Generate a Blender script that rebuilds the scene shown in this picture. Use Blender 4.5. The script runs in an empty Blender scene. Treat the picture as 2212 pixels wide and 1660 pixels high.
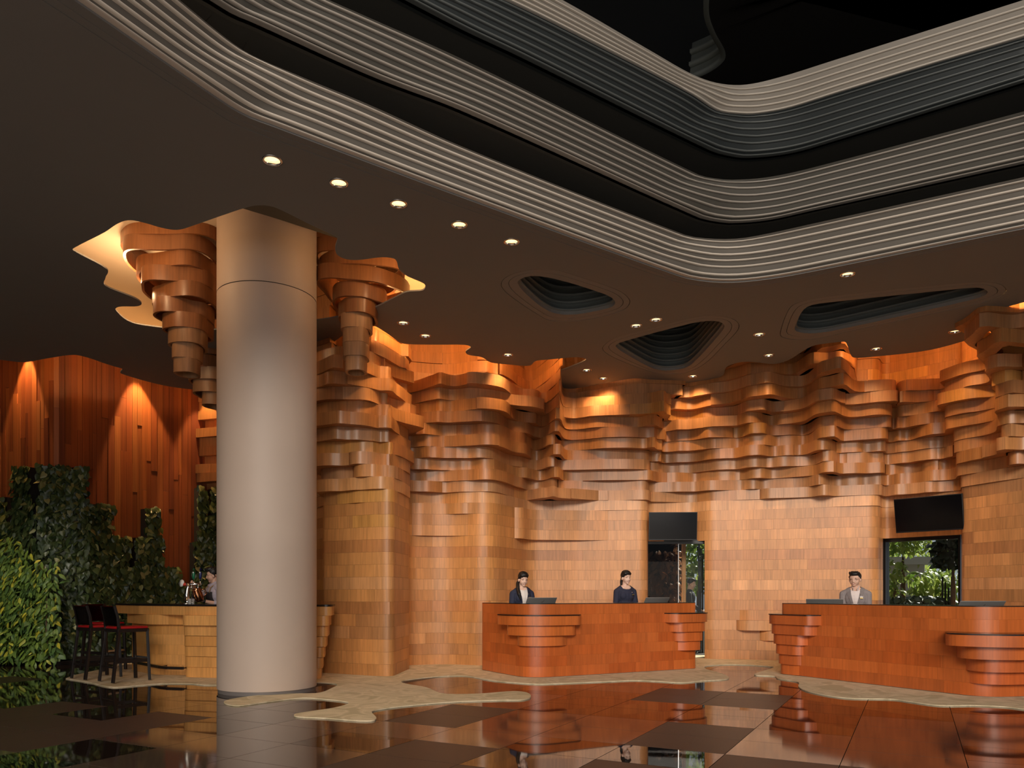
import bpy, bmesh, math, random
from mathutils import Vector, Matrix, Euler
from mathutils.bvhtree import BVHTree

scene = bpy.context.scene
COL = scene.collection
PI = math.pi
R = math.radians

# ------------------------------------------------------------------ camera
F, CX, HY, H = 1650.0, 1106.0, 1281.0, 1.28      # focal in px, centre, horizon row, eye height
cam = bpy.data.cameras.new('camera')
cam.sensor_width = 36.0
cam.lens = 36.0 * F / 2212.0
cam.shift_y = (HY - 830.0) / 2212.0
cam.clip_end = 200
camo = bpy.data.objects.new('camera', cam)
camo.location = (0, 0, H)
camo.rotation_euler = (R(90), 0, 0)
COL.objects.link(camo)
scene.camera = camo

def pd(x, y, d):                 # pixel + depth -> point
    return Vector(((x - CX) / F * d, d, H + (HY - y) / F * d))
def pz(x, y, z):                 # pixel + height -> point on the horizontal plane z
    d = (z - H) * F / (HY - y)
    return Vector(((x - CX) / F * d, d, z))
def pxX(x, d):
    return (x - CX) / F * d

# ------------------------------------------------------------------ light and exposure
vs = scene.view_settings
vs.view_transform = 'Standard'
vs.look = 'None'
vs.exposure = 0.0
vs.gamma = 1.0
vs.use_curve_mapping = False

world = bpy.data.worlds.new('world')
scene.world = world
world.use_nodes = True
nt = world.node_tree
bg = nt.nodes['Background']
bg.inputs['Color'].default_value = (0.80, 0.88, 1.0, 1)
bg.inputs['Strength'].default_value = 0.5

def light(name, kind, loc, power, color, rot=(0, 0, 0), **kw):
    l = bpy.data.lights.new(name, kind)
    l.energy = power
    l.color = color
    for k, v in kw.items():
        setattr(l, k, v)
    o = bpy.data.objects.new(name, l)
    o.location = loc
    o.rotation_euler = rot
    COL.objects.link(o)
    return o

sun = light('sun', 'SUN', (0, 30, 20), 10.0, (1.0, 0.93, 0.82), (R(-30), R(38), 0), angle=R(1.0))
# daylight entering through the open glazed front behind the camera
light('front_daylight', 'AREA', (-3.0, -5.4, 1.5), 190, (1.0, 0.88, 0.74), (R(90), 0, 0), shape='RECTANGLE', size=18.0, size_y=2.4)
# soft daylight from the sky in front of the building, entering through the tall open front and the atrium
light('sky_daylight', 'AREA', (-5.0, -46.0, 22.0), 33500, (1.0, 0.885, 0.755), (R(70), 0, R(-7)), shape='RECTANGLE', size=34.0, size_y=15.0)
WARM = (1.0, 0.50, 0.17)
WARM2 = (1.0, 0.62, 0.31)

# ------------------------------------------------------------------ materials
def newmat(name):
    m = bpy.data.materials.new(name)
    m.use_nodes = True
    return m, m.node_tree, m.node_tree.nodes['Principled BSDF']

def simple(name, color, rough=0.5, metal=0.0, noise=0.0, nscale=20.0, bump=0.0, coat=0.0, spec=0.5):
    m, t, b = newmat(name)
    b.inputs['Base Color'].default_value = (*color, 1)
    b.inputs['Roughness'].default_value = rough
    b.inputs['Metallic'].default_value = metal
    b.inputs['Specular IOR Level'].default_value = spec
    b.inputs['Coat Weight'].default_value = coat
    if noise or bump:
        tc = t.nodes.new('ShaderNodeTexCoord')
        n = t.nodes.new('ShaderNodeTexNoise')
        n.inputs['Scale'].default_value = nscale
        n.inputs['Detail'].default_value = 4
        t.links.new(tc.outputs['Object'], n.inputs['Vector'])
        if noise:
            mx = t.nodes.new('ShaderNodeMix'); mx.data_type = 'RGBA'
            mx.inputs['A'].default_value = (*[c * (1 - noise) for c in color], 1)
            mx.inputs['B'].default_value = (*[min(1, c * (1 + noise)) for c in color], 1)
            t.links.new(n.outputs['Fac'], mx.inputs['Factor'])
            t.links.new(mx.outputs['Result'], b.inputs['Base Color'])
        if bump:
            bp = t.nodes.new('ShaderNodeBump')
            bp.inputs['Strength'].default_value = bump
            bp.inputs['Distance'].default_value = 0.01
            t.links.new(n.outputs['Fac'], bp.inputs['Height'])
            t.links.new(bp.outputs['Normal'], b.inputs['Normal'])
    return m

def wood(name, rough=0.40, coat=0.14, gz=2.0, gxy=34.0, contrast=0.34):
    """Veneer: the tone comes from each object's own colour; vertical grain from noise."""
    m, t, b = newmat(name)
    oi = t.nodes.new('ShaderNodeObjectInfo')
    tc = t.nodes.new('ShaderNodeTexCoord')
    mp = t.nodes.new('ShaderNodeMapping')
    mp.inputs['Scale'].default_value = (gxy, gxy, gz)
    t.links.new(tc.outputs['Object'], mp.inputs['Vector'])
    # shift per board so the figure differs from board to board
    cm = t.nodes.new('ShaderNodeCombineXYZ')
    mul = t.nodes.new('ShaderNodeMath'); mul.operation = 'MULTIPLY'; mul.inputs[1].default_value = 37.0
    t.links.new(oi.outputs['Random'], mul.inputs[0])
    for k in ('X', 'Y', 'Z'):
        t.links.new(mul.outputs[0], cm.inputs[k])
    t.links.new(cm.outputs[0], mp.inputs['Location'])
    n1 = t.nodes.new('ShaderNodeTexNoise'); n1.inputs['Scale'].default_value = 1.0; n1.inputs['Detail'].default_value = 5; n1.inputs['Distortion'].default_value = 0.4
    t.links.new(mp.outputs[0], n1.inputs['Vector'])
    n2 = t.nodes.new('ShaderNodeTexNoise'); n2.inputs['Scale'].default_value = 0.10; n2.inputs['Detail'].default_value = 2
    t.links.new(mp.outputs[0], n2.inputs['Vector'])
    add = t.nodes.new('ShaderNodeMath'); add.operation = 'ADD'
    t.links.new(n1.outputs['Fac'], add.inputs[0]); t.links.new(n2.outputs['Fac'], add.inputs[1])
    mr = t.nodes.new('ShaderNodeMapRange')
    mr.inputs['From Min'].default_value = 0.65; mr.inputs['From Max'].default_value = 1.35
    mr.inputs['To Min'].default_value = 1 - contrast; mr.inputs['To Max'].default_value = 1 + contrast * 0.55
    t.links.new(add.outputs[0], mr.inputs['Value'])
    mx = t.nodes.new('ShaderNodeVectorMath'); mx.operation = 'SCALE'
    t.links.new(oi.outputs['Color'], mx.inputs[0]); t.links.new(mr.outputs[0], mx.inputs['Scale'])
    t.links.new(mx.outputs[0], b.inputs['Base Color'])
    b.inputs['Roughness'].default_value = rough
    b.inputs['Coat Weight'].default_value = coat
    b.inputs['Coat Roughness'].default_value = 0.22
    bp = t.nodes.new('ShaderNodeBump'); bp.inputs['Strength'].default_value = 0.12; bp.inputs['Distance'].default_value = 0.004
    t.links.new(n1.outputs['Fac'], bp.inputs['Height']); t.links.new(bp.outputs['Normal'], b.inputs['Normal'])
    return m

M = {}
M['wood'] = wood('wood_veneer')
M['desk_wood'] = wood('desk_veneer', rough=0.34, coat=0.35, contrast=0.28)
M['plank'] = wood('plank_wood', rough=0.5, coat=0.05, gz=0.8, gxy=26, contrast=0.4)
M['dark'] = simple('dark_void', (0.012, 0.010, 0.008), 0.8)
M['backing'] = simple('backing_board', (0.035, 0.018, 0.009), 0.8)
M['ceil'] = simple('ceiling_paint', (0.205, 0.198, 0.185), 0.75, noise=0.03, nscale=2)
M['plenum'] = simple('cove_paint', (0.74, 0.60, 0.45), 0.8)
M['seam'] = simple('seam', (0.03, 0.027, 0.022), 0.9)
M['column'] = simple('column_plaster', (0.50, 0.395, 0.325), 0.55, noise=0.04, nscale=3, bump=0.03)
M['column_base'] = simple('column_base', (0.16, 0.14, 0.13), 0.5)
M['shell'] = simple('shell_paint', (0.012, 0.012, 0.011), 0.9)
for nm_, pc, lc in (('light', (0.175, 0.158, 0.136), (0.62, 0.55, 0.47)), ('mid', (0.090, 0.083, 0.070), (0.36, 0.32, 0.275)), ('dark', (0.026, 0.032, 0.033), (0.115, 0.125, 0.12)), ('top', (0.34, 0.305, 0.26), (0.66, 0.59, 0.50))):  # tier tones put the differing light on each band into the colour
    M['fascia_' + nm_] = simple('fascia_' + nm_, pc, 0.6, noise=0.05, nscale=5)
    M['lip_' + nm_] = simple('lip_' + nm_, lc, 0.45)  # paler than the rib, imitating light caught on the nose
M['upper'] = simple('upper_form', (0.17, 0.185, 0.165), 0.7)
M['fascia_deep'] = simple('fascia_deep', (0.070, 0.068, 0.060), 0.7)
M['well'] = simple('well_paint', (0.15, 0.17, 0.165), 0.6)
M['ring_paint'] = simple('ring_paint', (0.235, 0.222, 0.205), 0.75)
M['black'] = simple('black_stone', (0.012, 0.011, 0.011), 0.22)
M['blackwood'] = simple('black_stained_wood', (0.014, 0.010, 0.009), 0.35)
M['red'] = simple('red_leather', (0.42, 0.012, 0.014), 0.42)
M['tv_body'] = simple('tv_plastic', (0.012, 0.012, 0.013), 0.4)
M['tv_screen'] = simple('tv_glass', (0.003, 0.003, 0.004), 0.12, spec=0.3)
M['steel'] = simple('polished_steel', (0.72, 0.70, 0.66), 0.18, metal=1.0)
M['chrome'] = simple('chrome', (0.8, 0.8, 0.8), 0.08, metal=1.0)
M['monitor'] = simple('monitor_shell', (0.16, 0.155, 0.15), 0.42)
M['monitor_edge'] = simple('monitor_edge', (0.45, 0.42, 0.39), 0.4)
M['kerb'] = simple('kerb_stone', (0.42, 0.39, 0.33), 0.7, noise=0.2, nscale=12)
M['grout'] = simple('grout', (0.17, 0.13, 0.105), 0.5)
M['frame'] = simple('black_frame', (0.008, 0.008, 0.008), 0.3)

def carpet_mat():
    m, t, b = newmat('carpet_pile')
    tc = t.nodes.new('ShaderNodeTexCoord')
    vo = t.nodes.new('ShaderNodeTexNoise'); vo.inputs['Scale'].default_value = 2.0; vo.inputs['Detail'].default_value = 1.5; vo.inputs['Distortion'].default_value = 1.4
    t.links.new(tc.outputs['Object'], vo.inputs['Vector'])
    ramp = t.nodes.new('ShaderNodeValToRGB')
    e = ramp.color_ramp.elements
    ramp.color_ramp.interpolation = 'EASE'
    e[0].position = 0.36; e[0].color = (0.55, 0.45, 0.285, 1)
    e[1].position = 0.50; e[1].color = (0.73, 0.61, 0.42, 1)
    e2 = e.new(0.58); e2.color = (0.63, 0.52, 0.34, 1)
    e3 = e.new(0.70); e3.color = (0.75, 0.63, 0.44, 1)
    t.links.new(vo.outputs['Fac'], ramp.inputs['Fac'])
    n = t.nodes.new('ShaderNodeTexNoise'); n.inputs['Scale'].default_value = 160; n.inputs['Detail'].default_value = 2
    t.links.new(tc.outputs['Object'], n.inputs['Vector'])
    mr = t.nodes.new('ShaderNodeMapRange'); mr.inputs['To Min'].default_value = 0.7; mr.inputs['To Max'].default_value = 1.3
    t.links.new(n.outputs['Fac'], mr.inputs['Value'])
    sc = t.nodes.new('ShaderNodeVectorMath'); sc.operation = 'SCALE'
    t.links.new(ramp.outputs['Color'], sc.inputs[0]); t.links.new(mr.outputs[0], sc.inputs['Scale'])
    t.links.new(sc.outputs[0], b.inputs['Base Color'])
    b.inputs['Roughness'].default_value = 0.95
    b.inputs['Specular IOR Level'].default_value = 0.1
    bp = t.nodes.new('ShaderNodeBump'); bp.inputs['Strength'].default_value = 0.6; bp.inputs['Distance'].default_value = 0.01
    t.links.new(n.outputs['Fac'], bp.inputs['Height']); t.links.new(bp.outputs['Normal'], b.inputs['Normal'])
    return m
M['carpet'] = carpet_mat()

def stone(name, color, rough, speck=0.4, ior=1.6):
    m, t, b = newmat(name)
    tc = t.nodes.new('ShaderNodeTexCoord')
    n = t.nodes.new('ShaderNodeTexNoise'); n.inputs['Scale'].default_value = 110; n.inputs['Detail'].default_value = 3
    t.links.new(tc.outputs['Object'], n.inputs['Vector'])
    mr = t.nodes.new('ShaderNodeMapRange'); mr.inputs['From Min'].default_value = 0.35; mr.inputs['From Max'].default_value = 0.65
    mr.inputs['To Min'].default_value = 1 - speck; mr.inputs['To Max'].default_value = 1 + speck
    t.links.new(n.outputs['Fac'], mr.inputs['Value'])
    sc = t.nodes.new('ShaderNodeVectorMath'); sc.operation = 'SCALE'
    sc.inputs[0].default_value = color
    t.links.new(mr.outputs[0], sc.inputs['Scale'])
    t.links.new(sc.outputs[0], b.inputs['Base Color'])
    b.inputs['Roughness'].default_value = rough
    b.inputs['IOR'].default_value = ior
    return m
M['tile_polished'] = stone('stone_polished', (0.020, 0.013, 0.010), 0.03, 0.3, 1.75)
M['tile_speckled'] = stone('stone_speckled', (0.082, 0.055, 0.042), 0.07, 0.55, 1.75)
M['tile_honed'] = stone('stone_honed', (0.052, 0.036, 0.029), 0.42, 0.2, 1.45)
M['tile_black'] = stone('stone_black', (0.006, 0.006, 0.006), 0.02, 0.2, 1.65)

def leaf_mat(name, c1, c2, trans=0.3, rough=0.4):
    m, t, b = newmat(name)
    g = t.nodes.new('ShaderNodeNewGeometry')
    ramp = t.nodes.new('ShaderNodeValToRGB')
    ramp.color_ramp.elements[0].color = (*c1, 1)
    ramp.color_ramp.elements[1].color = (*c2, 1)
    t.links.new(g.outputs['Random Per Island'], ramp.inputs['Fac'])
    oi = t.nodes.new('ShaderNodeObjectInfo')
    add = t.nodes.new('ShaderNodeMath'); add.operation = 'ADD'
    t.links.new(g.outputs['Random Per Island'], add.inputs[0]); t.links.new(oi.outputs['Random'], add.inputs[1])
    fr = t.nodes.new('ShaderNodeMath'); fr.operation = 'FRACT'
    t.links.new(add.outputs[0], fr.inputs[0])
    t.links.new(fr.outputs[0], ramp.inputs['Fac'])
    t.links.new(ramp.outputs['Color'], b.inputs['Base Color'])
    b.inputs['Roughness'].default_value = rough
    tr = t.nodes.new('ShaderNodeBsdfTranslucent')
    t.links.new(ramp.outputs['Color'], tr.inputs['Color'])
    ms = t.nodes.new('ShaderNodeMixShader'); ms.inputs['Fac'].default_value = trans
    out = t.nodes['Material Output']
    t.links.new(b.outputs[0], ms.inputs[1]); t.links.new(tr.outputs[0], ms.inputs[2])
    t.links.new(ms.outputs[0], out.inputs['Surface'])
    return m
M['vine'] = leaf_mat('vine_leaf', (0.020, 0.042, 0.015), (0.100, 0.130, 0.038), 0.15, 0.33)
M['vine_pale'] = leaf_mat('vine_leaf_pale', (0.20, 0.20, 0.045), (0.34, 0.31, 0.12), 0.2)
M['bush'] = leaf_mat('bush_leaf', (0.075, 0.16, 0.045), (0.25, 0.36, 0.06), 0.25)
M['bush_yellow'] = leaf_mat('bush_leaf_yellow', (0.40, 0.44, 0.06), (0.62, 0.56, 0.05), 0.25)
M['garden'] = leaf_mat('garden_leaf', (0.13, 0.24, 0.035), (0.55, 0.62, 0.16), 0.5)
M['garden_dark'] = leaf_mat('garden_leaf_dark', (0.015, 0.03, 0.012), (0.05, 0.07, 0.04), 0.1)
M['palm_dry'] = leaf_mat('dry_palm', (0.16, 0.075, 0.035), (0.62, 0.34, 0.18), 0.35)
M['soil'] = simple('soil', (0.03, 0.022, 0.015), 0.95)
M['trunk'] = simple('trunk_bark', (0.14, 0.075, 0.045), 0.85, noise=0.4, nscale=30)
M['awning'] = simple('white_wall', (0.75, 0.73, 0.70), 0.8)

def glass(name, tint, rough=0.0, alpha=0.12):
    """thin pane: mostly see-through with a real fresnel reflection"""
    m, t, b = newmat(name)
    t.nodes.remove(b)
    tr = t.nodes.new('ShaderNodeBsdfTransparent'); tr.inputs['Color'].default_value = (*tint, 1)
    gl = t.nodes.new('ShaderNodeBsdfGlossy'); gl.inputs['Roughness'].default_value = rough
    fr = t.nodes.new('ShaderNodeFresnel'); fr.inputs['IOR'].default_value = 1.22
    ms = t.nodes.new('ShaderNodeMixShader')
    t.links.new(fr.outputs[0], ms.inputs['Fac']); t.links.new(tr.outputs[0], ms.inputs[1]); t.links.new(gl.outputs[0], ms.inputs[2])
    t.links.new(ms.outputs[0], t.nodes['Material Output'].inputs['Surface'])
    return m
M['glass'] = glass('window_glass', (0.86, 0.88, 0.86))
M['glass_dark'] = glass('smoked_glass', (0.42, 0.40, 0.38))

def emit(name, color, strength):
    m, t, b = newmat(name)
    b.inputs['Base Color'].default_value = (0, 0, 0, 1)
    b.inputs['Emission Color'].default_value = (*color, 1)
    b.inputs['Emission Strength'].default_value = strength
    return m
M['bulb'] = emit('lamp_face', (1.0, 0.66, 0.30), 2.4)

# ------------------------------------------------------------------ helpers
def link(o, parent=None):
    COL.objects.link(o)
    if parent is not None:
        o.parent = parent
    return o

def mesh_from(name, verts, faces, mat, parent=None, smooth=False, color=None):
    me = bpy.data.meshes.new(name)
    me.from_pydata([tuple(v) for v in verts], [], faces)
    me.update()
    if mat is not None:
        me.materials.append(mat)
    if smooth:
        for p in me.polygons:
            p.use_smooth = True
    o = bpy.data.objects.new(name, me)
    if color is not None:
        o.color = (*color, 1)
    return link(o, parent)

def bm_obj(name, bm, mat, parent=None, smooth=False, color=None, angle=None):
    me = bpy.data.meshes.new(name)
    bm.normal_update()
    bm.to_mesh(me)
    bm.free()
    if mat is not None:
        me.materials.append(mat)
    if smooth:
        for p in me.polygons:
            p.use_smooth = True
        if angle:
            me.set_sharp_from_angle(angle=R(angle))
    o = bpy.data.objects.new(name, me)
    if color is not None:
        o.color = (*color, 1)
    return link(o, parent)

def tag(o, label=None, cat=None, group=None, kind=None):
    if label: o['label'] = label
    if cat: o['category'] = cat
    if group: o['group'] = group
    if kind: o['kind'] = kind
    return o

def empty(name, loc=(0, 0, 0), rz=0.0):
    o = bpy.data.objects.new(name, None)
    o.location = loc
    o.rotation_euler = (0, 0, rz)
    o.empty_display_size = 0.2
    return link(o)

def thing(name, label, cat, loc=(0, 0, 0), rz=0.0, group=None):
    return tag(empty(name, loc, rz), label, cat, group)

def structure(name):
    return tag(empty(name), kind='structure')

def box(bm, c, s, rot=None, bevel=0.0):
    r = bmesh.ops.create_cube(bm, size=1.0)
    vs_ = r['verts']
    bmesh.ops.scale(bm, vec=s, verts=vs_)
    if bevel:
        ed = list({e for v in vs_ for e in v.link_edges})
        b = bmesh.ops.bevel(bm, geom=ed, offset=bevel, segments=2, affect='EDGES', profile=0.6)
        vs_ = list({v for f in b['faces'] for v in f.verts} | {v for v in vs_ if v.is_valid})
    if rot is not None:
        bmesh.ops.rotate(bm, cent=(0, 0, 0), matrix=rot, verts=vs_)
    bmesh.ops.translate(bm, vec=c, verts=vs_)
    return vs_

def bar(bm, p0, p1, w, h=None, bevel=0.0):
    """square section bar from p0 to p1"""
    p0, p1 = Vector(p0), Vector(p1)
    d = p1 - p0
    q = d.to_track_quat('Z', 'Y').to_matrix()
    box(bm, (p0 + p1) / 2, (w, h or w, d.length), q, bevel)

def tube(bm, pts, rad, n=10, cap=True):
    pts = [Vector(p) for p in pts]
    rads = rad if isinstance(rad, (list, tuple)) else [rad] * len(pts)
    rings = []
    up = Vector((0, 0, 1))
    for i, p in enumerate(pts):
        t = (pts[min(i + 1, len(pts) - 1)] - pts[max(i - 1, 0)]).normalized()
        a = t.cross(up)
        if a.length < 1e-3:
            a = t.cross(Vector((1, 0, 0)))
        a.normalize()
        b_ = t.cross(a).normalized()
        rings.append([bm.verts.new(p + (a * math.cos(k * 2 * PI / n) + b_ * math.sin(k * 2 * PI / n)) * rads[i]) for k in range(n)])
    for i in range(len(rings) - 1):
        for k in range(n):
            bm.faces.new((rings[i][k], rings[i][(k + 1) % n], rings[i + 1][(k + 1) % n], rings[i + 1][k]))
    if cap:
        bm.faces.new(rings[0][::-1]); bm.faces.new(rings[-1])

def lathe(bm, prof, c=(0, 0, 0), n=32, cap=True):
    rings = []
    for r_, z in prof:
        rings.append([bm.verts.new((c[0] + r_ * math.cos(k * 2 * PI / n), c[1] + r_ * math.sin(k * 2 * PI / n), c[2] + z)) for k in range(n)])
    for i in range(len(rings) - 1):
        for k in range(n):
            bm.faces.new((rings[i][k], rings[i][(k + 1) % n], rings[i + 1][(k + 1) % n], rings[i + 1][k]))
    if cap:
        bm.faces.new(rings[0][::-1]); bm.faces.new(rings[-1])

def ell(bm, c, r_, rot=None, u=14, v=10):
    res = bmesh.ops.create_uvsphere(bm, u_segments=u, v_segments=v, radius=1.0)
    vs_ = res['verts']
    bmesh.ops.scale(bm, vec=r_, verts=vs_)
    if rot is not None:
        bmesh.ops.rotate(bm, cent=(0, 0, 0), matrix=rot, verts=vs_)
    bmesh.ops.translate(bm, vec=c, verts=vs_)
    return vs_

def capsule(bm, p0, p1, r0, r1, n=10):
    p0, p1 = Vector(p0), Vector(p1)
    d = (p1 - p0)
    L = d.length
    d.normalize()
    pts, rs = [], []
    for k in range(4):
        a = PI / 2 * (1 - k / 3.0)
        pts.append(p0 - d * r0 * math.sin(a)); rs.append(max(r0 * math.cos(a), 1e-4))
    for k in range(4):
        a = PI / 2 * (k / 3.0)
        pts.append(p1 + d * r1 * math.sin(a)); rs.append(max(r1 * math.cos(a), 1e-4))
    a = d.cross(Vector((0, 0, 1)))
    if a.length < 1e-3: a = d.cross(Vector((1, 0, 0)))
    a.normalize(); b_ = d.cross(a)
    rings = [[bm.verts.new(p + (a * math.cos(k * 2 * PI / n) + b_ * math.sin(k * 2 * PI / n)) * r_) for k in range(n)] for p, r_ in zip(pts, rs)]
    for i in range(len(rings) - 1):
        for k in range(n):
            bm.faces.new((rings[i][k], rings[i][(k + 1) % n], rings[i + 1][(k + 1) % n], rings[i + 1][k]))
    bm.faces.new(rings[0][::-1]); bm.faces.new(rings[-1])

def catmull(pts, n=8, closed=False):
    out = []
    N = len(pts)
    P = [Vector(p) for p in pts]
    rng = range(N) if closed else range(N - 1)
    for i in rng:
        if closed:
            p0, p1, p2, p3 = P[(i - 1) % N], P[i], P[(i + 1) % N], P[(i + 2) % N]
        else:
            p0, p1, p2, p3 = P[max(i - 1, 0)], P[i], P[i + 1], P[min(i + 2, N - 1)]
        # centripetal-like damping keeps short segments from overshooting
        l01, l12, l23 = (p1 - p0).length + 1e-6, (p2 - p1).length + 1e-6, (p3 - p2).length + 1e-6
        m1 = ((p2 - p0) / (l01 + l12)) * l12 if l01 > 1e-5 else (p2 - p1)
        m2 = ((p3 - p1) / (l12 + l23)) * l12 if l23 > 1e-5 else (p2 - p1)
        for k in range(n):
            t = k / n
            t2, t3 = t * t, t * t * t
            out.append(p1 * (2 * t3 - 3 * t2 + 1) + m1 * (t3 - 2 * t2 + t) + p2 * (-2 * t3 + 3 * t2) + m2 * (t3 - t2))
    if not closed:
        out.append(P[-1])
    return out

def resample(pts, n):
    P = [Vector(p) for p in pts]
    acc = [0.0]
    for i in range(1, len(P)):
        acc.append(acc[-1] + (P[i] - P[i - 1]).length)
    out, j = [], 0
    for k in range(n):
        s = acc[-1] * k / (n - 1)
        while j < len(acc) - 2 and acc[j + 1] < s:
            j += 1
        seg = acc[j + 1] - acc[j]
        t = 0 if seg < 1e-9 else (s - acc[j]) / seg
        out.append(P[j].lerp(P[j + 1], min(max(t, 0), 1)))
    return out

def fillet(pts, radii, n=6):
    """open 2D polyline with rounded corners"""
    P = [Vector((p[0], p[1])) for p in pts]
    out = [P[0]]
    for i in range(1, len(P) - 1):
        a, b_, c = P[i - 1], P[i], P[i + 1]
        r_ = radii[i]
        u, v = (a - b_), (c - b_)
        lu, lv = u.length, v.length
        u.normalize(); v.normalize()
        ang = u.angle(v)
        if r_ <= 0 or ang > PI - 0.02:
            out.append(b_); continue
        tl = min(r_ / math.tan(ang / 2), lu * 0.48, lv * 0.48)
        p0, p1 = b_ + u * tl, b_ + v * tl
        for k in range(n + 1):
            t = k / n
            out.append(p0 * (1 - t) ** 2 + b_ * 2 * t * (1 - t) + p1 * t * t)
    out.append(P[-1])
    return out

def normals2(P, right=True):
    N = []
    for i in range(len(P)):
        t = (P[min(i + 1, len(P) - 1)] - P[max(i - 1, 0)])
        t = Vector((t.x, t.y)).normalized()
        N.append(Vector((t.y, -t.x)) if right else Vector((-t.y, t.x)))
    return N

def band(name, P, z0, z1, thick, mat, parent, color=None, closed=False, smooth=True, N=None, gap=0.0):
    """a curved board: front line P (2D), extruded thick away from its normal, from z0 to z1"""
    P = [Vector((p[0], p[1])) for p in P]
    if N is None:
        N = normals2(P)
    n = len(P)
    B = [P[i] - N[i] * thick for i in range(n)]
    v = []
    for q in (P, B):
        for z in (z0, z1):
            v += [(a.x, a.y, z) for a in q]
    f = []
    rng = n if closed else n - 1
    for i in range(rng):
        j = (i + 1) % n
        f.append((i, j, n + j, n + i))                       # front
        f.append((2 * n + j, 2 * n + i, 3 * n + i, 3 * n + j))   # back
        f.append((j, i, 2 * n + i, 2 * n + j))               # bottom
        f.append((n + i, n + j, 3 * n + j, 3 * n + i))       # top
    if not closed:
        f.append((0, n, 3 * n, 2 * n)); f.append((n - 1, 3 * n - 1, 4 * n - 1, 2 * n - 1))
        f[-1] = (n - 1, 2 * n + n - 1, 3 * n + n - 1, n + n - 1)
    o = mesh_from(name, v, f, mat, parent, smooth, color)
    if smooth:
        o.data.set_sharp_from_angle(angle=R(50))
    return o

def flat_poly(name, outers, z0, z1, mat, parent=None, color=None):
    """filled 2D outline (first) with holes (rest), extruded z0..z1"""
    cu = bpy.data.curves.new('outline', 'CURVE')
    cu.dimensions = '2D'
    cu.fill_mode = 'BOTH'
    cu.extrude = (z1 - z0) / 2
    for pts in outers:
        sp = cu.splines.new('POLY')
        sp.points.add(len(pts) - 1)
        for i, p in enumerate(pts):
            sp.points[i].co = (p[0], p[1], 0, 1)
        sp.use_cyclic_u = True
    tmp = bpy.data.objects.new('outline', cu)
    COL.objects.link(tmp)
    dg = bpy.context.evaluated_depsgraph_get()
    dg.update()
    me = bpy.data.meshes.new_from_object(tmp.evaluated_get(dg))
    COL.objects.unlink(tmp)
    bpy.data.objects.remove(tmp)
    bpy.data.curves.remove(cu)
    me.name = name
    me.transform(Matrix.Translation((0, 0, (z0 + z1) / 2)))
    me.materials.clear()
    me.materials.append(mat)
    o = bpy.data.objects.new(name, me)
    if color: o.color = (*color, 1)
    return link(o, parent)

def sstep(a, b_, x):
    t = min(max((x - a) / (b_ - a), 0), 1)
    return t * t * (3 - 2 * t)

def lerp3(a, b_, t):
    return tuple(a[i] + (b_[i] - a[i]) * t for i in range(3))
# ================================================================== SETTING
ZC = 5.2                                        # lobby ceiling
def flo(x, y): return pz(x, y, 0.0)

# ---------------- floor: rotated rectangular slabs, some polished, some honed
rnd = random.Random(5)
floor = structure('floor')
fb = mesh_from('slab_base', [(-16, -9, -0.03), (16, -9, -0.03), (16, 26, -0.03), (-16, 26, -0.03)], [(0, 1, 2, 3)], M['grout'], floor)
P0 = flo(1429, 1487)
ua = (flo(1714, 1504) - P0); ua.z = 0; LU = ua.length / 2; ua.normalize()
va = Vector((-ua.y, ua.x, 0)) * -1
if va.y > 0: va = -va
LV = 0.645
cells = {}
def cell_pt(i, j): return P0 + ua * (i * LU) + va * (j * LV)
def in_view(p):
    if p.y < 4.9 or p.y > 14.5: return False
    return abs(p.x) < 0.69 * p.y + 0.9
patch = {}
EXPL = {(0, 0): 'tile_honed', (1, 0): 'tile_honed', (0, 1): 'tile_honed', (1, 1): 'tile_honed'}
def cell_of(x, y):
    q = flo(x, y) - P0
    return (math.floor(q.dot(ua) / LU), math.floor(q.dot(va) / LV))
HONED = [(1440, 1590), (1500, 1600), (1545, 1590), (1480, 1610), (900, 1638), (860, 1650), (960, 1640), (330, 1560), (420, 1556), (250, 1575), (180, 1590), (70, 1525), (30, 1465), (120, 1600)]
POLISH = [(1800, 1540), (1900, 1535), (1930, 1545), (1850, 1545), (1200, 1500), (1250, 1505), (1180, 1600), (1250, 1620), (1300, 1610), (1400, 1640), (1200, 1640), (750, 1610), (780, 1620), (2190, 1640), (100, 1640), (160, 1645), (1740, 1520), (1700, 1545)]
BLACK = [(1480, 1640), (1440, 1650), (40, 1640)]
SPECK = [(1880, 1560), (1900, 1575), (1950, 1590), (2000, 1570), (2050, 1590), (2100, 1580), (2150, 1600), (2180, 1580), (1850, 1590), (1800, 1600), (2000, 1610), (2080, 1560), (1700, 1620), (1650, 1600), (1300, 1560), (1200, 1545), (1100, 1560), (1000, 1570), (900, 1590)]
for lst, mt in ((SPECK, 'tile_speckled'), (HONED, 'tile_honed'), (POLISH, 'tile_polished'), (BLACK, 'tile_black')):
    for (x, y) in lst:
        EXPL[cell_of(x, y)] = mt
tile_n = 0
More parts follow.
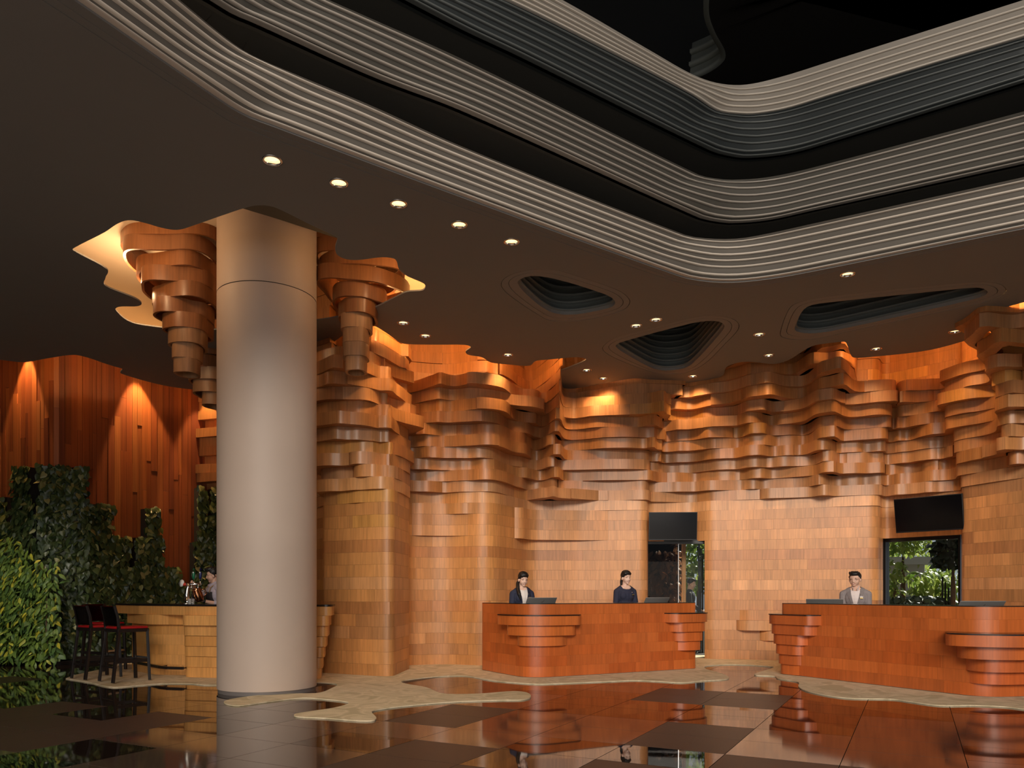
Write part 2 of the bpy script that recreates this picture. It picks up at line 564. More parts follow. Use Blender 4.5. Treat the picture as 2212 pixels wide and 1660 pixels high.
for bi in range(-22, 24):
    for bj in range(-16, 16):
        i, j = bi, bj
        c = cell_pt(i + 0.5, j + 0.5)
        if not in_view(c): continue
        key = ((i - (j // 2) % 2) // 2, j // 2)
        if key not in patch:
            r_ = rnd.random()
            left = c.x < -2.5
            patch[key] = 'tile_speckled' if r_ < 0.64 else ('tile_polished' if r_ < 0.94 else 'tile_honed')
            if left and c.y > 7 and patch[key] == 'tile_speckled' and rnd.random() < 0.7: patch[key] = 'tile_polished'
        mt = EXPL.get((i, j), patch[key])
        g = 0.003
        q = [cell_pt(i, j) + ua * g + va * g, cell_pt(i + 1, j) - ua * g + va * g, cell_pt(i + 1, j + 1) - ua * g - va * g, cell_pt(i, j + 1) + ua * g - va * g]
        v = [(p.x, p.y, 0.0) for p in q] + [(p.x, p.y, -0.03) for p in q]
        f = [(3, 2, 1, 0), (0, 1, 5, 4), (1, 2, 6, 5), (2, 3, 7, 6), (3, 0, 4, 7)]
        mesh_from('tile', v, f, M[mt], floor)
        tile_n += 1
print('tiles', tile_n)

# ---------------- carpet inlay with an organic outline
cp = [(142, 1467), (160, 1461), (205, 1451), (235, 1446)]
front = [(142, 1468), (196, 1477), (245, 1487), (300, 1483), (352, 1479), (410, 1479), (442, 1482), (480, 1482), (580, 1482), (685, 1477), (727, 1480), (715, 1490), (686, 1500), (640, 1501), (570, 1504), (521, 1509.5), (486, 1517), (490, 1524), (515, 1527), (575, 1519), (651, 1510.5), (700, 1513), (749, 1519), (752, 1523), (722, 1532), (640, 1545), (641, 1551), (705, 1554.5), (776, 1560), (806, 1559.5), (813, 1554), (803, 1541), (813, 1536.5), (868, 1528.5), (977, 1519), (1085, 1515), (1126, 1514.5), (1146, 1509), (1137, 1498.5), (1107, 1496), (1031, 1501.5), (960, 1501.5), (922, 1488), (868, 1477), (879, 1471.5), (949.5, 1463.5), (1004, 1462), (1058, 1471.5), (1101, 1476), (1160, 1480), (1200, 1479), (1321, 1474), (1371, 1472), (1422, 1474), (1472, 1477), (1517, 1473), (1566, 1470), (1574, 1465), (1552, 1455), (1524, 1447), (1530, 1440), (1593, 1437.5), (1668, 1442.5), (1660, 1448), (1630, 1458), (1635, 1461), (1673, 1463), (1680, 1468), (1722, 1475), (1726, 1487), (1753, 1498), (1829, 1510.5), (1929, 1513), (1965, 1518), (2030, 1526.5), (2105, 1526.5), (2171, 1529.5), (2212, 1534.5), (2320, 1545)]
fp = [flo(x, y) for x, y in front]
outline = catmull(fp, 5)
back = [(11, 9.5, 0), (11, 15.2, 0), (0, 15.6, 0), (-5, 15.4, 0), (-7.0, 13.6, 0)]
outline += [Vector(b_) for b_ in back] + [flo(x, y) for x, y in cp[::-1][:3]]
car = flat_poly('carpet', [outline], 0.0012, 0.014, M['carpet'])
tag(car, 'beige patterned carpet with a flowing outline laid around the desks and column', 'carpet')

# ---------------- ceiling with the atrium opening, three wells and the hole round the column
wall_edge = [(-500, 760), (-300, 765), (0, 778), (50, 783), (100, 775), (160, 767), (190, 773), (225, 785), (250, 793), (264, 797), (260, 806), (275, 812), (320, 825), (370, 836), (420, 842), (470, 846), (560, 840), (640, 800), (720, 740), (780, 702), (805, 703), (834, 719), (866, 741), (884, 744), (940, 745), (1004, 745.5), (1017, 750), (1006, 760), (1012, 767), (1040, 772), (1061, 783), (1100, 788), (1143, 790.5), (1158, 780), (1189, 777), (1246, 772), (1266, 777), (1235, 792), (1200, 806), (1196, 822), (1206, 837), (1240, 840), (1309, 828), (1369, 818), (1419, 822), (1471, 828), (1498, 825.6), (1545, 818), (1562, 811), (1570, 793), (1598, 783), (1623, 782), (1672, 786.6), (1702, 779), (1755, 748), (1805, 740), (1824, 738.6), (1830, 745.6), (1838, 767), (1846, 773), (1877, 772), (2007, 756.7), (2118, 726), (2129, 719), (2140, 680), (2149, 672), (2212, 653), (2330, 620)]
we = [pz(x, y, ZC) for x, y in wall_edge]
outer = catmull(we, 5) + [Vector((15.5, 9.0, 0)), Vector((15.5, -5.6, 0)), Vector((-15.5, -5.6, 0)), Vector((-15.5, 13.0, 0))]

def ext3(P, a, b_):
    """lengthen a 3D polyline at both ends"""
    d0 = (P[0] - P[3]).normalized(); d1 = (P[-1] - P[-4]).normalized()
    return [P[0] + d0 * a] + P + [P[-1] + d1 * b_]
def tier_curve(px, z, a=2.2, b_=7.0, n=90):
    s = catmull([Vector((x, y, 0)) for x, y in px], 8)
    s = resample(s, n)
    return ext3([pz(p.x, p.y, z) for p in s], a, b_)
seam_px = [(90, 0), (452, 235), (506, 268), (640, 319), (800, 376), (1000, 449), (1449, 606), (1500, 616), (1560, 621.5), (1630, 617.5), (1720, 603), (2212, 506)]
open_outer = tier_curve(seam_px, ZC)
hole_open = open_outer + [Vector((open_outer[-1].x, -4.8, ZC)), Vector((open_outer[0].x, -4.8, ZC))]

hole_col = [(158, 541), (160, 536), (226, 502), (257, 482), (282, 476), (317, 483), (348, 492), (382, 497), (416, 488), (485, 464), (542, 446), (572, 444), (598, 450), (671, 486), (724, 511), (729, 516), (724, 536), (729, 551), (747, 560), (773, 562), (826, 556), (853, 560), (862, 582), (880, 597), (914, 612), (919, 619), (912, 628), (880, 631), (850, 645), (800, 668), (700, 690), (600, 700), (480, 712), (400, 712), (340, 707), (284, 697), (250, 670), (258, 663), (296, 662), (306, 656), (290, 644), (228, 618), (228, 600), (231, 582)]
hc = catmull([pz(x, y, ZC) for x, y in hole_col], 5, True)

wells_px = [
    # inner mouth outline
    [(1118, 612), (1132, 600), (1160, 597), (1210, 606), (1300, 634), (1324, 646), (1328, 658), (1312, 667), (1250, 679), (1215, 680), (1186, 673), (1150, 648)],
    [(1330, 748), (1342, 740), (1490, 700), (1530, 694), (1555, 696), (1565, 705), (1555, 722), (1500, 782), (1478, 796), (1440, 801), (1410, 796), (1350, 764)],
    [(1720, 716), (1718, 704), (1734, 672), (1752, 660), (1800, 653), (2060, 626), (2110, 622), (2130, 627), (2132, 636), (2100, 648), (1800, 715), (1750, 721)],
]
rings_px = [
    [(1084, 622), (1085, 606), (1108, 592), (1150, 583), (1200, 584), (1226, 590), (1330, 625), (1354, 640), (1361, 655), (1345, 671), (1290, 687), (1240, 694), (1190, 693), (1165, 682), (1110, 646)],
    [(1303, 758), (1304, 747), (1330, 730), (1400, 711), (1490, 688), (1540, 683), (1580, 688), (1596, 700), (1594, 714), (1570, 740), (1520, 788), (1480, 806), (1430, 808), (1400, 802), (1330, 775)],
    [(1688, 728), (1686, 715), (1704, 668), (1722, 655), (1780, 642), (2060, 613), (2120, 609), (2160, 614), (2174, 626), (2168, 636), (2120, 655), (1850, 713), (1760, 733), (1715, 734)],
]
ceil = structure('ceiling')
rings3, wells3 = [], []
for a, b_ in zip(rings_px, wells_px):
    rings3.append(catmull([pz(x, y, ZC) for x, y in a], 6, True))
    wells3.append(catmull([pz(x, y, ZC) for x, y in b_], 6, True))
DL = [(588, 347), (732, 396), (861, 441), (992, 486), (1105, 523), (871, 698), (919, 726), (1097, 767), (1267, 800), (1303, 818), (1374, 704), (1417, 691), (1497, 813), (1640, 723), (1661, 768), (1831, 593), (1893, 754), (2062, 717)]
dl_holes = []
for (x, y) in DL:
    p = pz(x, y, ZC)
    dl_holes.append([Vector((p.x + 0.076 * math.cos(2 * PI * k / 24), p.y + 0.076 * math.sin(2 * PI * k / 24), ZC)) for k in range(24)])
slab = flat_poly('ceiling_slab', [outer, hole_open, hc] + rings3 + dl_holes, ZC, ZC + 0.018, M['ceil'], ceil)

def inset_loop(P, k):
    c = sum(P, Vector((0, 0, 0))) / len(P)
    out = []
    for i, p in enumerate(P):
        t = (P[(i + 1) % len(P)] - P[i - 1]).normalized()
        nrm = Vector((t.y, -t.x, 0))
        if nrm.dot(p - c) < 0: nrm = -nrm
        out.append(p + nrm * k)
    return out
WELLN = ['small rounded triangular ceiling well nearest the atrium edge above the first desk', 'rounded triangular ceiling well pointing at the wood wall between the two desks', 'long narrow rounded ceiling well above the second desk']
for wi in range(3):
    w = thing('ceiling_well', WELLN[wi], 'ceiling recess')
    r_out, r_in = rings3[wi], wells3[wi]
    n = 72
    A = resample(r_out + [r_out[0]], n + 1)[:-1]
    # start both loops at the same side
    cA = sum(A, Vector((0, 0, 0))) / n
    B = resample(r_in + [r_in[0]], n + 1)[:-1]
    ang = lambda p: math.atan2(p.y - cA.y, p.x - cA.x)
    k0 = min(range(n), key=lambda k: (B[k] - A[0]).length)
    B = B[k0:] + B[:k0]
    if (B[n // 4] - A[n // 4]).length > (B[-n // 4] - A[n // 4]).length:
        B = [B[0]] + B[1:][::-1]
    mid = [a.lerp(b_, 0.47) for a, b_ in zip(A, B)]
    for (o_, i_, nm) in ((inset_loop(A, -0.008), inset_loop(mid, 0.006), 'outer_surround'), (inset_loop(mid, -0.002), B, 'inner_surround')):
        v = [(p.x, p.y, ZC + 0.002) for p in o_] + [(p.x, p.y, ZC + 0.002) for p in i_] + [(p.x, p.y, ZC + 0.05) for p in o_] + [(p.x, p.y, ZC + 0.05) for p in i_]
        f = []
        for k in range(n):
            j = (k + 1) % n
            f += [(k, j, n + j, n + k), (2 * n + j, 2 * n + k, 3 * n + k, 3 * n + j), (n + k, n + j, 3 * n + j, 3 * n + k), (j, k, 2 * n + k, 2 * n + j)]
        mesh_from(nm, v, f, M['ring_paint'], w)
    # seam filler just above
    v = [(p.x, p.y, ZC + 0.04) for p in inset_loop(A, 0.05)] + [(p.x, p.y, ZC + 0.04) for p in B]
    mesh_from('seam_backing', v, [(k, (k + 1) % n, n + (k + 1) % n, n + k) for k in range(n)], M['seam'], w)
    # stepped ribs going up, each ledge slightly further out
    for q in range(7):
        rh = 0.115
        z0 = ZC + 0.048 + q * rh
        g_ = q * 0.022
        loops = [(inset_loop(B, 0.02 + g_), z0), (inset_loop(B, -0.024 + g_), z0 + 0.004), (inset_loop(B, -0.034 + g_), z0 + 0.018), (inset_loop(B, -0.022 + g_), z0 + 0.034), (inset_loop(B, 0.022 + g_), z0 + 0.050), (inset_loop(B, 0.042 + g_), z0 + rh + 0.001)]
        v, f = [], []
        for lp, z in loops: v += [(p.x, p.y, z) for p in lp]
        for m_ in range(len(loops) - 1):
            for k in range(n):
                j = (k + 1) % n
                f.append((m_ * n + k, m_ * n + j, (m_ + 1) * n + j, (m_ + 1) * n + k))
        mesh_from('rib', v, f, M['well'], w, True)
    so = inset_loop(B, 0.24)
    zc_ = ZC + 0.048 + 7 * 0.115
    v = [(p.x, p.y, ZC + 0.045) for p in so] + [(p.x, p.y, zc_) for p in so]
    mesh_from('sleeve', v, [(k, (k + 1) % n, n + (k + 1) % n, n + k) for k in range(n)], M['dark'], w)  # added dark sleeve keeping cove light out of the well
    mesh_from('cap', [(p.x, p.y, zc_) for p in so], [tuple(range(n))], M['dark'], w)

# ---------------- atrium edge: trim ring and four ribbed tiers
T = {
    'b1': [(174, 0), (485, 217), (535, 246), (593, 268), (800, 347), (1000, 422), (1471, 594), (1520, 604), (1581, 607), (1657, 600), (1750, 584), (2212, 490)],
    't1': [(387, 0), (488, 83), (542, 119), (650, 166), (800, 228), (1000, 318), (1477, 507), (1526, 515.5), (1592, 516), (1657, 505.5), (1750, 485), (2212, 383)],
    'b2': [(463, 0), (505, 26), (550, 45), (800, 159), (1000, 236), (1512, 468), (1545, 476), (1581, 480), (1657, 474), (1750, 454), (2212, 351)],
    't2': [(709, 0), (800, 40), (1000, 129), (1509, 378), (1545, 386), (1581, 389), (1657, 383.5), (1750, 364), (2212, 241)],
    'b3': [(870, -8), (1000, 60), (1123, 118), (1537, 323), (1575, 334), (1614, 339), (1707, 329), (1800, 303), (2212, 175)],
    't3': [(1020, -22), (1100, 6), (1300, 105), (1493, 205), (1548, 240), (1590, 247), (1630, 247.7), (1701, 235.6), (1800, 205), (1986, 148), (2212, 82)],
    'b4': [(1010, -30), (1100, 4), (1300, 103), (1493, 204), (1548, 239), (1590, 246), (1630, 246.7), (1701, 234.6), (1800, 204), (1986, 147), (2212, 80)],
    't4': [(1130, -40), (1214, 0), (1405, 110), (1493, 160), (1548, 179.5), (1608, 183.5), (1685, 167), (1800, 131), (2212, 0)],
}
tiers = [
    ('b1', 't1', ZC + 0.02, ZC + 0.58, 'fascia_light', [0, 0.10, 0.28, 0.43, 0.57, 0.74, 0.90], 'lowest pale ribbed balcony band curving round the atrium edge', True),
    ('b2', 't2', 6.07, 6.70, 'fascia_mid', [0, 0.08, 0.24, 0.40, 0.56, 0.73, 0.88], 'second ribbed balcony band of the atrium, coloured taupe for half shade, above the lowest one', True),
    ('b3', 't3', 7.20, 7.88, 'fascia_dark', [0, 0.09, 0.26, 0.42, 0.58, 0.75, 0.90], 'third ribbed balcony band of the atrium, coloured dark slate grey for its shade', True),
    ('b4', 't4', 7.90, 8.45, 'fascia_top', [0, 0.18, 0.36, 0.55, 0.76], 'topmost pale ribbed balcony band of the atrium above the darkened one', False),
]
n_t = 90
# trim ring between the ceiling and the lowest rib, split by a seam
B1 = tier_curve(T['b1'], ZC + 0.02)
def strip(name, A, B, z, mat, parent, flip=False):
    n = len(A)
    v = [(p.x, p.y, z) for p in A] + [(p.x, p.y, z) for p in B] + [(p.x, p.y, z + 0.05) for p in A] + [(p.x, p.y, z + 0.05) for p in B]
    f = []
    for k in range(n - 1):
        f += [(k, k + 1, n + k + 1, n + k), (k + 1, k, 2 * n + k, 2 * n + k + 1), (n + k, n + k + 1, 3 * n + k + 1, 3 * n + k)]
    return mesh_from(name, v, f, mat, parent)
def outn(P):
    return [Vector((n.x, n.y, 0)) for n in normals2(P)]
fas = []
for ti, (kb, ktp, zb, zt, mt, hs, lab, soff) in enumerate(tiers):
    Pb, Pt = tier_curve(T[kb], zb), tier_curve(T[ktp], zt)
    t_ = thing('balcony_band', lab, 'balcony')
    fas.append(t_)
    n = len(Pb)
    Nn = outn(Pb)                        # points towards the opening (camera side)
    def lerpP(h): return [a.lerp(b_, h) for a, b_ in zip(Pb, Pt)]
    hs2 = hs + [1.0]
    for q in range(len(hs)):
        h0, h1 = hs2[q], hs2[q + 1]
        C0, C1 = lerpP(h0), lerpP(h1)
        dz = (h1 - h0) * (zt - zb)
        nose = min(0.022, dz * 0.24)
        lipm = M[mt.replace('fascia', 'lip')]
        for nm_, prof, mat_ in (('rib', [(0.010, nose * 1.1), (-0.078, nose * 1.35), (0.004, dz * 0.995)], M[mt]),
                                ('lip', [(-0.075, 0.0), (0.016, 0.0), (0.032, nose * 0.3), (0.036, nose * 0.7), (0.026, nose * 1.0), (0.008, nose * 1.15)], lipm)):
            v, f = [], []
            for (o_, hz) in prof:
                for k in range(n):
                    p = C0[k].lerp(C1[k], hz / dz)
                    p = p + Nn[k] * o_
                    v.append((p.x, p.y, C0[k].z + hz))
            for m_ in range(len(prof) - 1):
                for k in range(n - 1):
                    f.append((m_ * n + k, m_ * n + k + 1, (m_ + 1) * n + k + 1, (m_ + 1) * n + k))
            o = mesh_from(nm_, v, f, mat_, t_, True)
            o.data.set_sharp_from_angle(angle=R(60))
    # slab top and soffit running back
    back_d = 2.6
    Bk = [p - m_ * back_d for p, m_ in zip(Pt, Nn)]
    v = [(p.x, p.y, zt - 0.01) for p in [a - m_ * 0.03 for a, m_ in zip(Pt, Nn)]] + [(p.x, p.y, zt - 0.01) for p in Bk]
    mesh_from('upper_ledge', v, [(k, n + k, n + k + 1, k + 1) for k in range(n - 1)], M['fascia_deep'], t_)
    if ti > 0 and soff:
        # border strip, seam, then the dark soffit
        S1 = [p - m_ * 0.12 for p, m_ in zip(Pb, Nn)]
        S2 = [p - m_ * 0.13 for p, m_ in zip(Pb, Nn)]
        S3 = [p - m_ * back_d for p, m_ in zip(Pb, Nn)]
        S0 = [p - m_ * 0.03 for p, m_ in zip(Pb, Nn)]
        v = [(p.x, p.y, zb) for p in S0 + S1]
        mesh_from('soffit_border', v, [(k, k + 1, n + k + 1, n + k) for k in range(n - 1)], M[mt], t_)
        v = [(p.x, p.y, zb + 0.004) for p in S1 + S3]
        mesh_from('soffit', v, [(k, k + 1, n + k + 1, n + k) for k in range(n - 1)], M['fascia_deep'], t_)
    if ti == 0:
        A0 = [p + Vector((0, 0, 0)) for p in open_outer]
        Nn0 = outn(A0)
        Bi = [p - m_ * 0.02 for p, m_ in zip(B1, Nn)]
        mid = [a.lerp(b_, 0.48) for a, b_ in zip(A0, Bi)]
        A1 = [a.lerp(b_, 0.03) for a, b_ in zip(A0, Bi)]
        m1 = [a.lerp(b_, 0.465) for a, b_ in zip(A0, Bi)]
        strip('trim_panel', A1, m1, ZC + 0.002, M['ceil'], t_)
        strip('trim_panel', mid, Bi, ZC + 0.004, M['ceil'], t_)
        v = [(p.x, p.y, ZC + 0.045) for p in [a.lerp(b_, -0.2) for a, b_ in zip(A0, Bi)]] + [(p.x, p.y, ZC + 0.045) for p in Bi]
        mesh_from('seam_backing', v, [(k, k + 1, n + k + 1, n + k) for k in range(n - 1)], M['seam'], t_)

# far upper forms, almost in the dark
def upper_form(name, label, px, z0, zt_off, nr, mat, spread):
    t_ = thing(name, label, 'balcony')
    s = resample(catmull([Vector((x, y, 0)) for x, y in px], 8), 60)
    P = [pz(p.x, p.y, z0) for p in s]
    n = len(P)
    for q in range(nr):
        z = z0 + q * zt_off
        prof = [(0.0, 0.0), (0.08, 0.0), (0.08, 0.06), (0.0, 0.10), (-spread * 0.6, zt_off * 0.95), (-spread, zt_off)]
        Nn = outn(P)
        v, f = [], []
        for o_, hz in prof:
            for k in range(n):
                p = P[k] - Nn[k] * (spread * q) + Nn[k] * o_
                v.append((p.x, p.y, z + hz))
        for m_ in range(len(prof) - 1):
            for k in range(n - 1):
                f.append((m_ * n + k, m_ * n + k + 1, (m_ + 1) * n + k + 1, (m_ + 1) * n + k))
        mesh_from('rib', v, f, mat, t_, True)
    Nn = outn(P)
    v = [(p.x, p.y, z0) for p in P] + [(p.x, p.y, z0) for p in [a - m_ * 7.0 for a, m_ in zip(P, Nn)]]
    mesh_from('soffit', v, [(k, k + 1, n + k + 1, n + k) for k in range(n - 1)], M['dark'], t_)
upper_form('upper_balcony', 'dim ribbed balcony high in the dark atrium, seen above the topmost pale band', [(1624, 190), (1622, 150), (1630, 110), (1655, 80), (1700, 60), (1800, 45), (2000, 5), (2300, -60)], 10.6, 0.20, 7, M['upper'], 0.06)
upper_form('upper_balcony', 'smooth dark curved soffit edge high in the dark atrium beside the dim ribs', [(1490, 175), (1535, 155), (1565, 130), (1566, 110), (1545, 70), (1532, 30), (1536, -20), (1560, -60)], 10.0, 0.24, 3, M['upper'], 0.04)

# ---------------- outer shell so that only the front and the garden let daylight in
shell = structure('wall_outer')
def quad(name, pts, mat, parent): return mesh_from(name, pts, [(0, 1, 2, 3)], mat, parent)
quad('roof', [(-16, -6, 16), (16, -6, 16), (16, 15.4, 16), (-16, 15.4, 16)], M['shell'], shell)
quad('side', [(-15.6, -6, 0), (-15.6, 18.6, 0), (-15.6, 18.6, 16), (-15.6, -6, 16)], M['shell'], shell)
quad('side', [(15.6, -6, 0), (15.6, 15.4, 0), (15.6, 15.4, 16), (15.6, -6, 16)], M['shell'], shell)
quad('rear', [(-16, 18.6, 0), (-2.2, 18.6, 0), (-2.2, 18.6, 16), (-16, 18.6, 16)], M['shell'], shell)
quad('rear', [(-2.2, 15.45, 0), (-2.2, 18.6, 0), (-2.2, 18.6, 16), (-2.2, 15.45, 16)], M['shell'], shell)
quad('rear', [(-2.2, 15.4, 2.45), (16, 15.4, 2.45), (16, 15.4, 16), (-2.2, 15.4, 16)], M['shell'], shell)
quad('rear', [(-2.2, 15.4, 0), (2.3, 15.4, 0), (2.3, 15.4, 2.45), (-2.2, 15.4, 2.45)], M['shell'], shell)
quad('rear', [(4.1, 15.4, 0), (6.9, 15.4, 0), (6.9, 15.4, 2.45), (4.1, 15.4, 2.45)], M['shell'], shell)
quad('front_upper', [(-16, -5.7, 12.0), (16, -5.7, 12.0), (16, -5.7, 16), (-16, -5.7, 16)], M['shell'], shell)
# plenum deck above the lobby ceiling (its underside is seen in the coves)
deck_in = [p - m_ * 0.25 for p, m_ in zip(open_outer, outn(open_outer))]
deck = flat_poly('plenum_deck', [[(-15.6, -5.6), (15.6, -5.6), (15.6, 15.4), (-2.2, 15.4), (-2.2, 18.6), (-15.6, 18.6)], deck_in + [Vector((deck_in[-1].x, -4.9, 0)), Vector((deck_in[0].x, -4.9, 0))]], 6.08, 6.14, M['plenum'], ceil)

# ---------------- column
colp = pz(578, 1281 + (1.28 * F / 10.03), 0); colp = Vector(((578 - CX) / F * 10.03, 10.03, 0))
CR = 0.625
column = structure('column')
bm = bmesh.new(); lathe(bm, [(CR, 0.05), (CR, 5.12)], n=96, cap=False)
for v in bm.verts: v.co += colp
bm_obj('shaft', bm, M['column'], column, True)
bm = bmesh.new(); lathe(bm, [(CR, 5.13), (CR, 6.1)], n=96, cap=False)
for v in bm.verts: v.co += colp
bm_obj('collar', bm, M['column'], column, True)
bm = bmesh.new(); lathe(bm, [(CR - 0.012, 5.10), (CR - 0.012, 5.14)], n=96, cap=False)
for v in bm.verts: v.co += colp
bm_obj('joint', bm, M['seam'], column, True)
bm = bmesh.new(); lathe(bm, [(CR - 0.012, 0.0), (CR - 0.012, 0.055)], n=96, cap=False)
for v in bm.verts: v.co += colp
bm_obj('plinth', bm, M['column_base'], column, True)

# ---------------- layered wood wall
PAL = {'amber': (0.56, 0.250, 0.082), 'mid': (0.48, 0.205, 0.066), 'pale': (0.66, 0.33, 0.14), 'red': (0.40, 0.150, 0.053), 'dark': (0.31, 0.136, 0.058), 'gold': (0.66, 0.32, 0.075), 'tan': (0.54, 0.27, 0.12)}
KEYS = ['amber', 'mid', 'pale', 'red', 'dark', 'gold', 'tan']
CW = [26, 24, 12, 12, 6, 8, 12]
CH = 0.19
NC = 32
base = [((-7.4, 16.6), 0), ((-4.6, 15.6), .5), ((-3.1, 13.5), .3), ((pxX(697, 12.07), 12.07), .05), ((pxX(805, 11.62), 11.62), .1),
        ((pxX(848, 11.54), 11.54), .42), ((pxX(884, 12.7), 12.7), .10), ((pxX(868, 13.3), 13.3), .25), ((pxX(960, 13.55), 13.55), .8), ((pxX(1060, 13.2), 13.2), .36),
        ((pxX(1142, 14.6), 14.6), .3), ((pxX(1250, 14.65), 14.65), 1.0), ((pxX(1397, 14.5), 14.5), .16), ((pxX(1402, 14.85), 14.85), .1), ((pxX(1498, 14.9), 14.9), .4),
        ((pxX(1530, 14.6), 14.6), .35), ((pxX(1600, 14.5), 14.5), 1.0), ((pxX(1897, 13.75), 13.75), .22), ((pxX(1906, 14.15), 14.15), .12), ((pxX(2076, 13.15), 13.15), .08), ((pxX(2078, 12.75), 12.75), .15),
        ((pxX(2160, 12.05), 12.05), .8), ((pxX(2260, 11.35), 11.35), .8), ((9.4, 10.2), .8), ((13.0, 9.3), 0)]
bp2 = fillet([b_[0] for b_ in base], [b_[1] for b_ in base], 7)
BL = [Vector((p.x, p.y, 0)) for p in bp2]
tot = sum((BL[i + 1] - BL[i]).length for i in range(len(BL) - 1))
STEP = 0.06
BS = resample(BL, int(tot / STEP) + 1)
NS = len(BS)
BS2 = [Vector((p.x, p.y)) for p in BS]
n0 = normals2(BS2)
W = 7
NSm = []
for i in range(NS):
    a = Vector((0, 0))
    for k in range(max(0, i - W), min(NS, i + W + 1)): a += n0[k]
    a.normalize()
    tc = Vector((-BS2[i].x, -BS2[i].y)).normalized()
    a = (a * 0.7 + tc * 0.45).normalized()
    NSm.append(a)
Upx = [CX + F * p.x / p.y for p in BS2]
def s_of(u, side=0):
    """index of the base curve sample seen at photo column u (the first one from the left that passes it)"""
    best = min(range(NS), key=lambda i: abs(Upx[i] - u))
    return best
IDX = {u: s_of(u) for u in (1060, 1397, 1528, 1700, 1903, 2078)}
BUMPS = [  # centre, half width (px), bottom height, reach at the ceiling
    (715, 55, 2.80, 0.50), (770, 30, 2.75, 0.22), (838, 36, 2.85, -0.50), (925, 45, 3.00, 0.40), (985, 42, 2.75, 0.30), (1050, 36, 3.1, 0.25), (1188, 26, 3.0, 1.35), (1130, 30, 3.3, 0.55),
    (1330, 95, 3.7, 0.45), (1405, 18, 3.35, 0.55), (1480, 50, 3.2, 0.30), (1560, 40, 3.5, 0.30), (1632, 38, 3.3, 0.75), (1700, 40, 3.6, 0.40), (1780, 34, 3.05, 1.25),
    (1840, 40, 3.2, 0.45), (1925, 55, 2.95, 0.55), (2010, 40, 3.1, 0.45), (2090, 55, 3.2, 0.40), (2205, 34, 3.2, 1.1), (2300, 60, 3.0, 1.0)]
EXB = [  # explicit projecting blocks: u0,u1,z0,z1,reach
    (889, 1010, 2.33, 2.92, 0.06), (1112, 1310, 2.33, 2.92, 0.13), (1138, 1290, 3.06, 3.22, 0.42), (1590, 1700, 0.56, 0.74, 0.16), (1640, 1700, 0.38, 0.56, 0.08), (1600, 1690, 0.76, 0.94, 0.05),
    (1640, 1896, 3.04, 3.2, 0.12), (1910, 2060, 3.04, 3.2, 0.14), (700, 880, 2.88, 3.03, 0.06), (760, 840, 3.05, 3.40, 0.10)]
EDGE = [(x, (ZC - H) * F / (HY - y)) for x, y in wall_edge]
def edge_d(u):
    best = None
    for (x0, d0), (x1, d1) in zip(EDGE[:-1], EDGE[1:]):
        if min(x0, x1) <= u <= max(x0, x1) and x0 != x1:
            d = d0 + (d1 - d0) * (u - x0) / (x1 - x0)
            best = d if best is None else max(best, d)
    return best if best is not None else 10.0
ED = [edge_d(u) for u in Upx]
def in_cove(u): return sstep(700, 790, u) * (1 - sstep(1148, 1165, u)) + sstep(1832, 1852, u) * (1 - sstep(2150, 2175, u)) + sstep(1196, 1204, u) * (1 - sstep(1225, 1240, u)) * 0.0
wrnd = random.Random(23)
walls = {}
for nm in ('wall_back', 'wall_middle', 'wall_right'):
    walls[nm] = structure(nm)
board_n = {k: 0 for k in walls}
spare = {k: [] for k in walls}
i_end1, i_end2 = s_of(1062), s_of(1700)
def wall_name(i):
    return 'wall_back' if i < i_end1 else ('wall_middle' if i < i_end2 else 'wall_right')
n1a, n1b = IDX[1397] + 2, IDX[1528] - 1
n2a, n2b = IDX[1903] + 2, s_of(2077) - 1
HEAD1, HEAD2 = 12 * CH, 12 * CH + 0.02
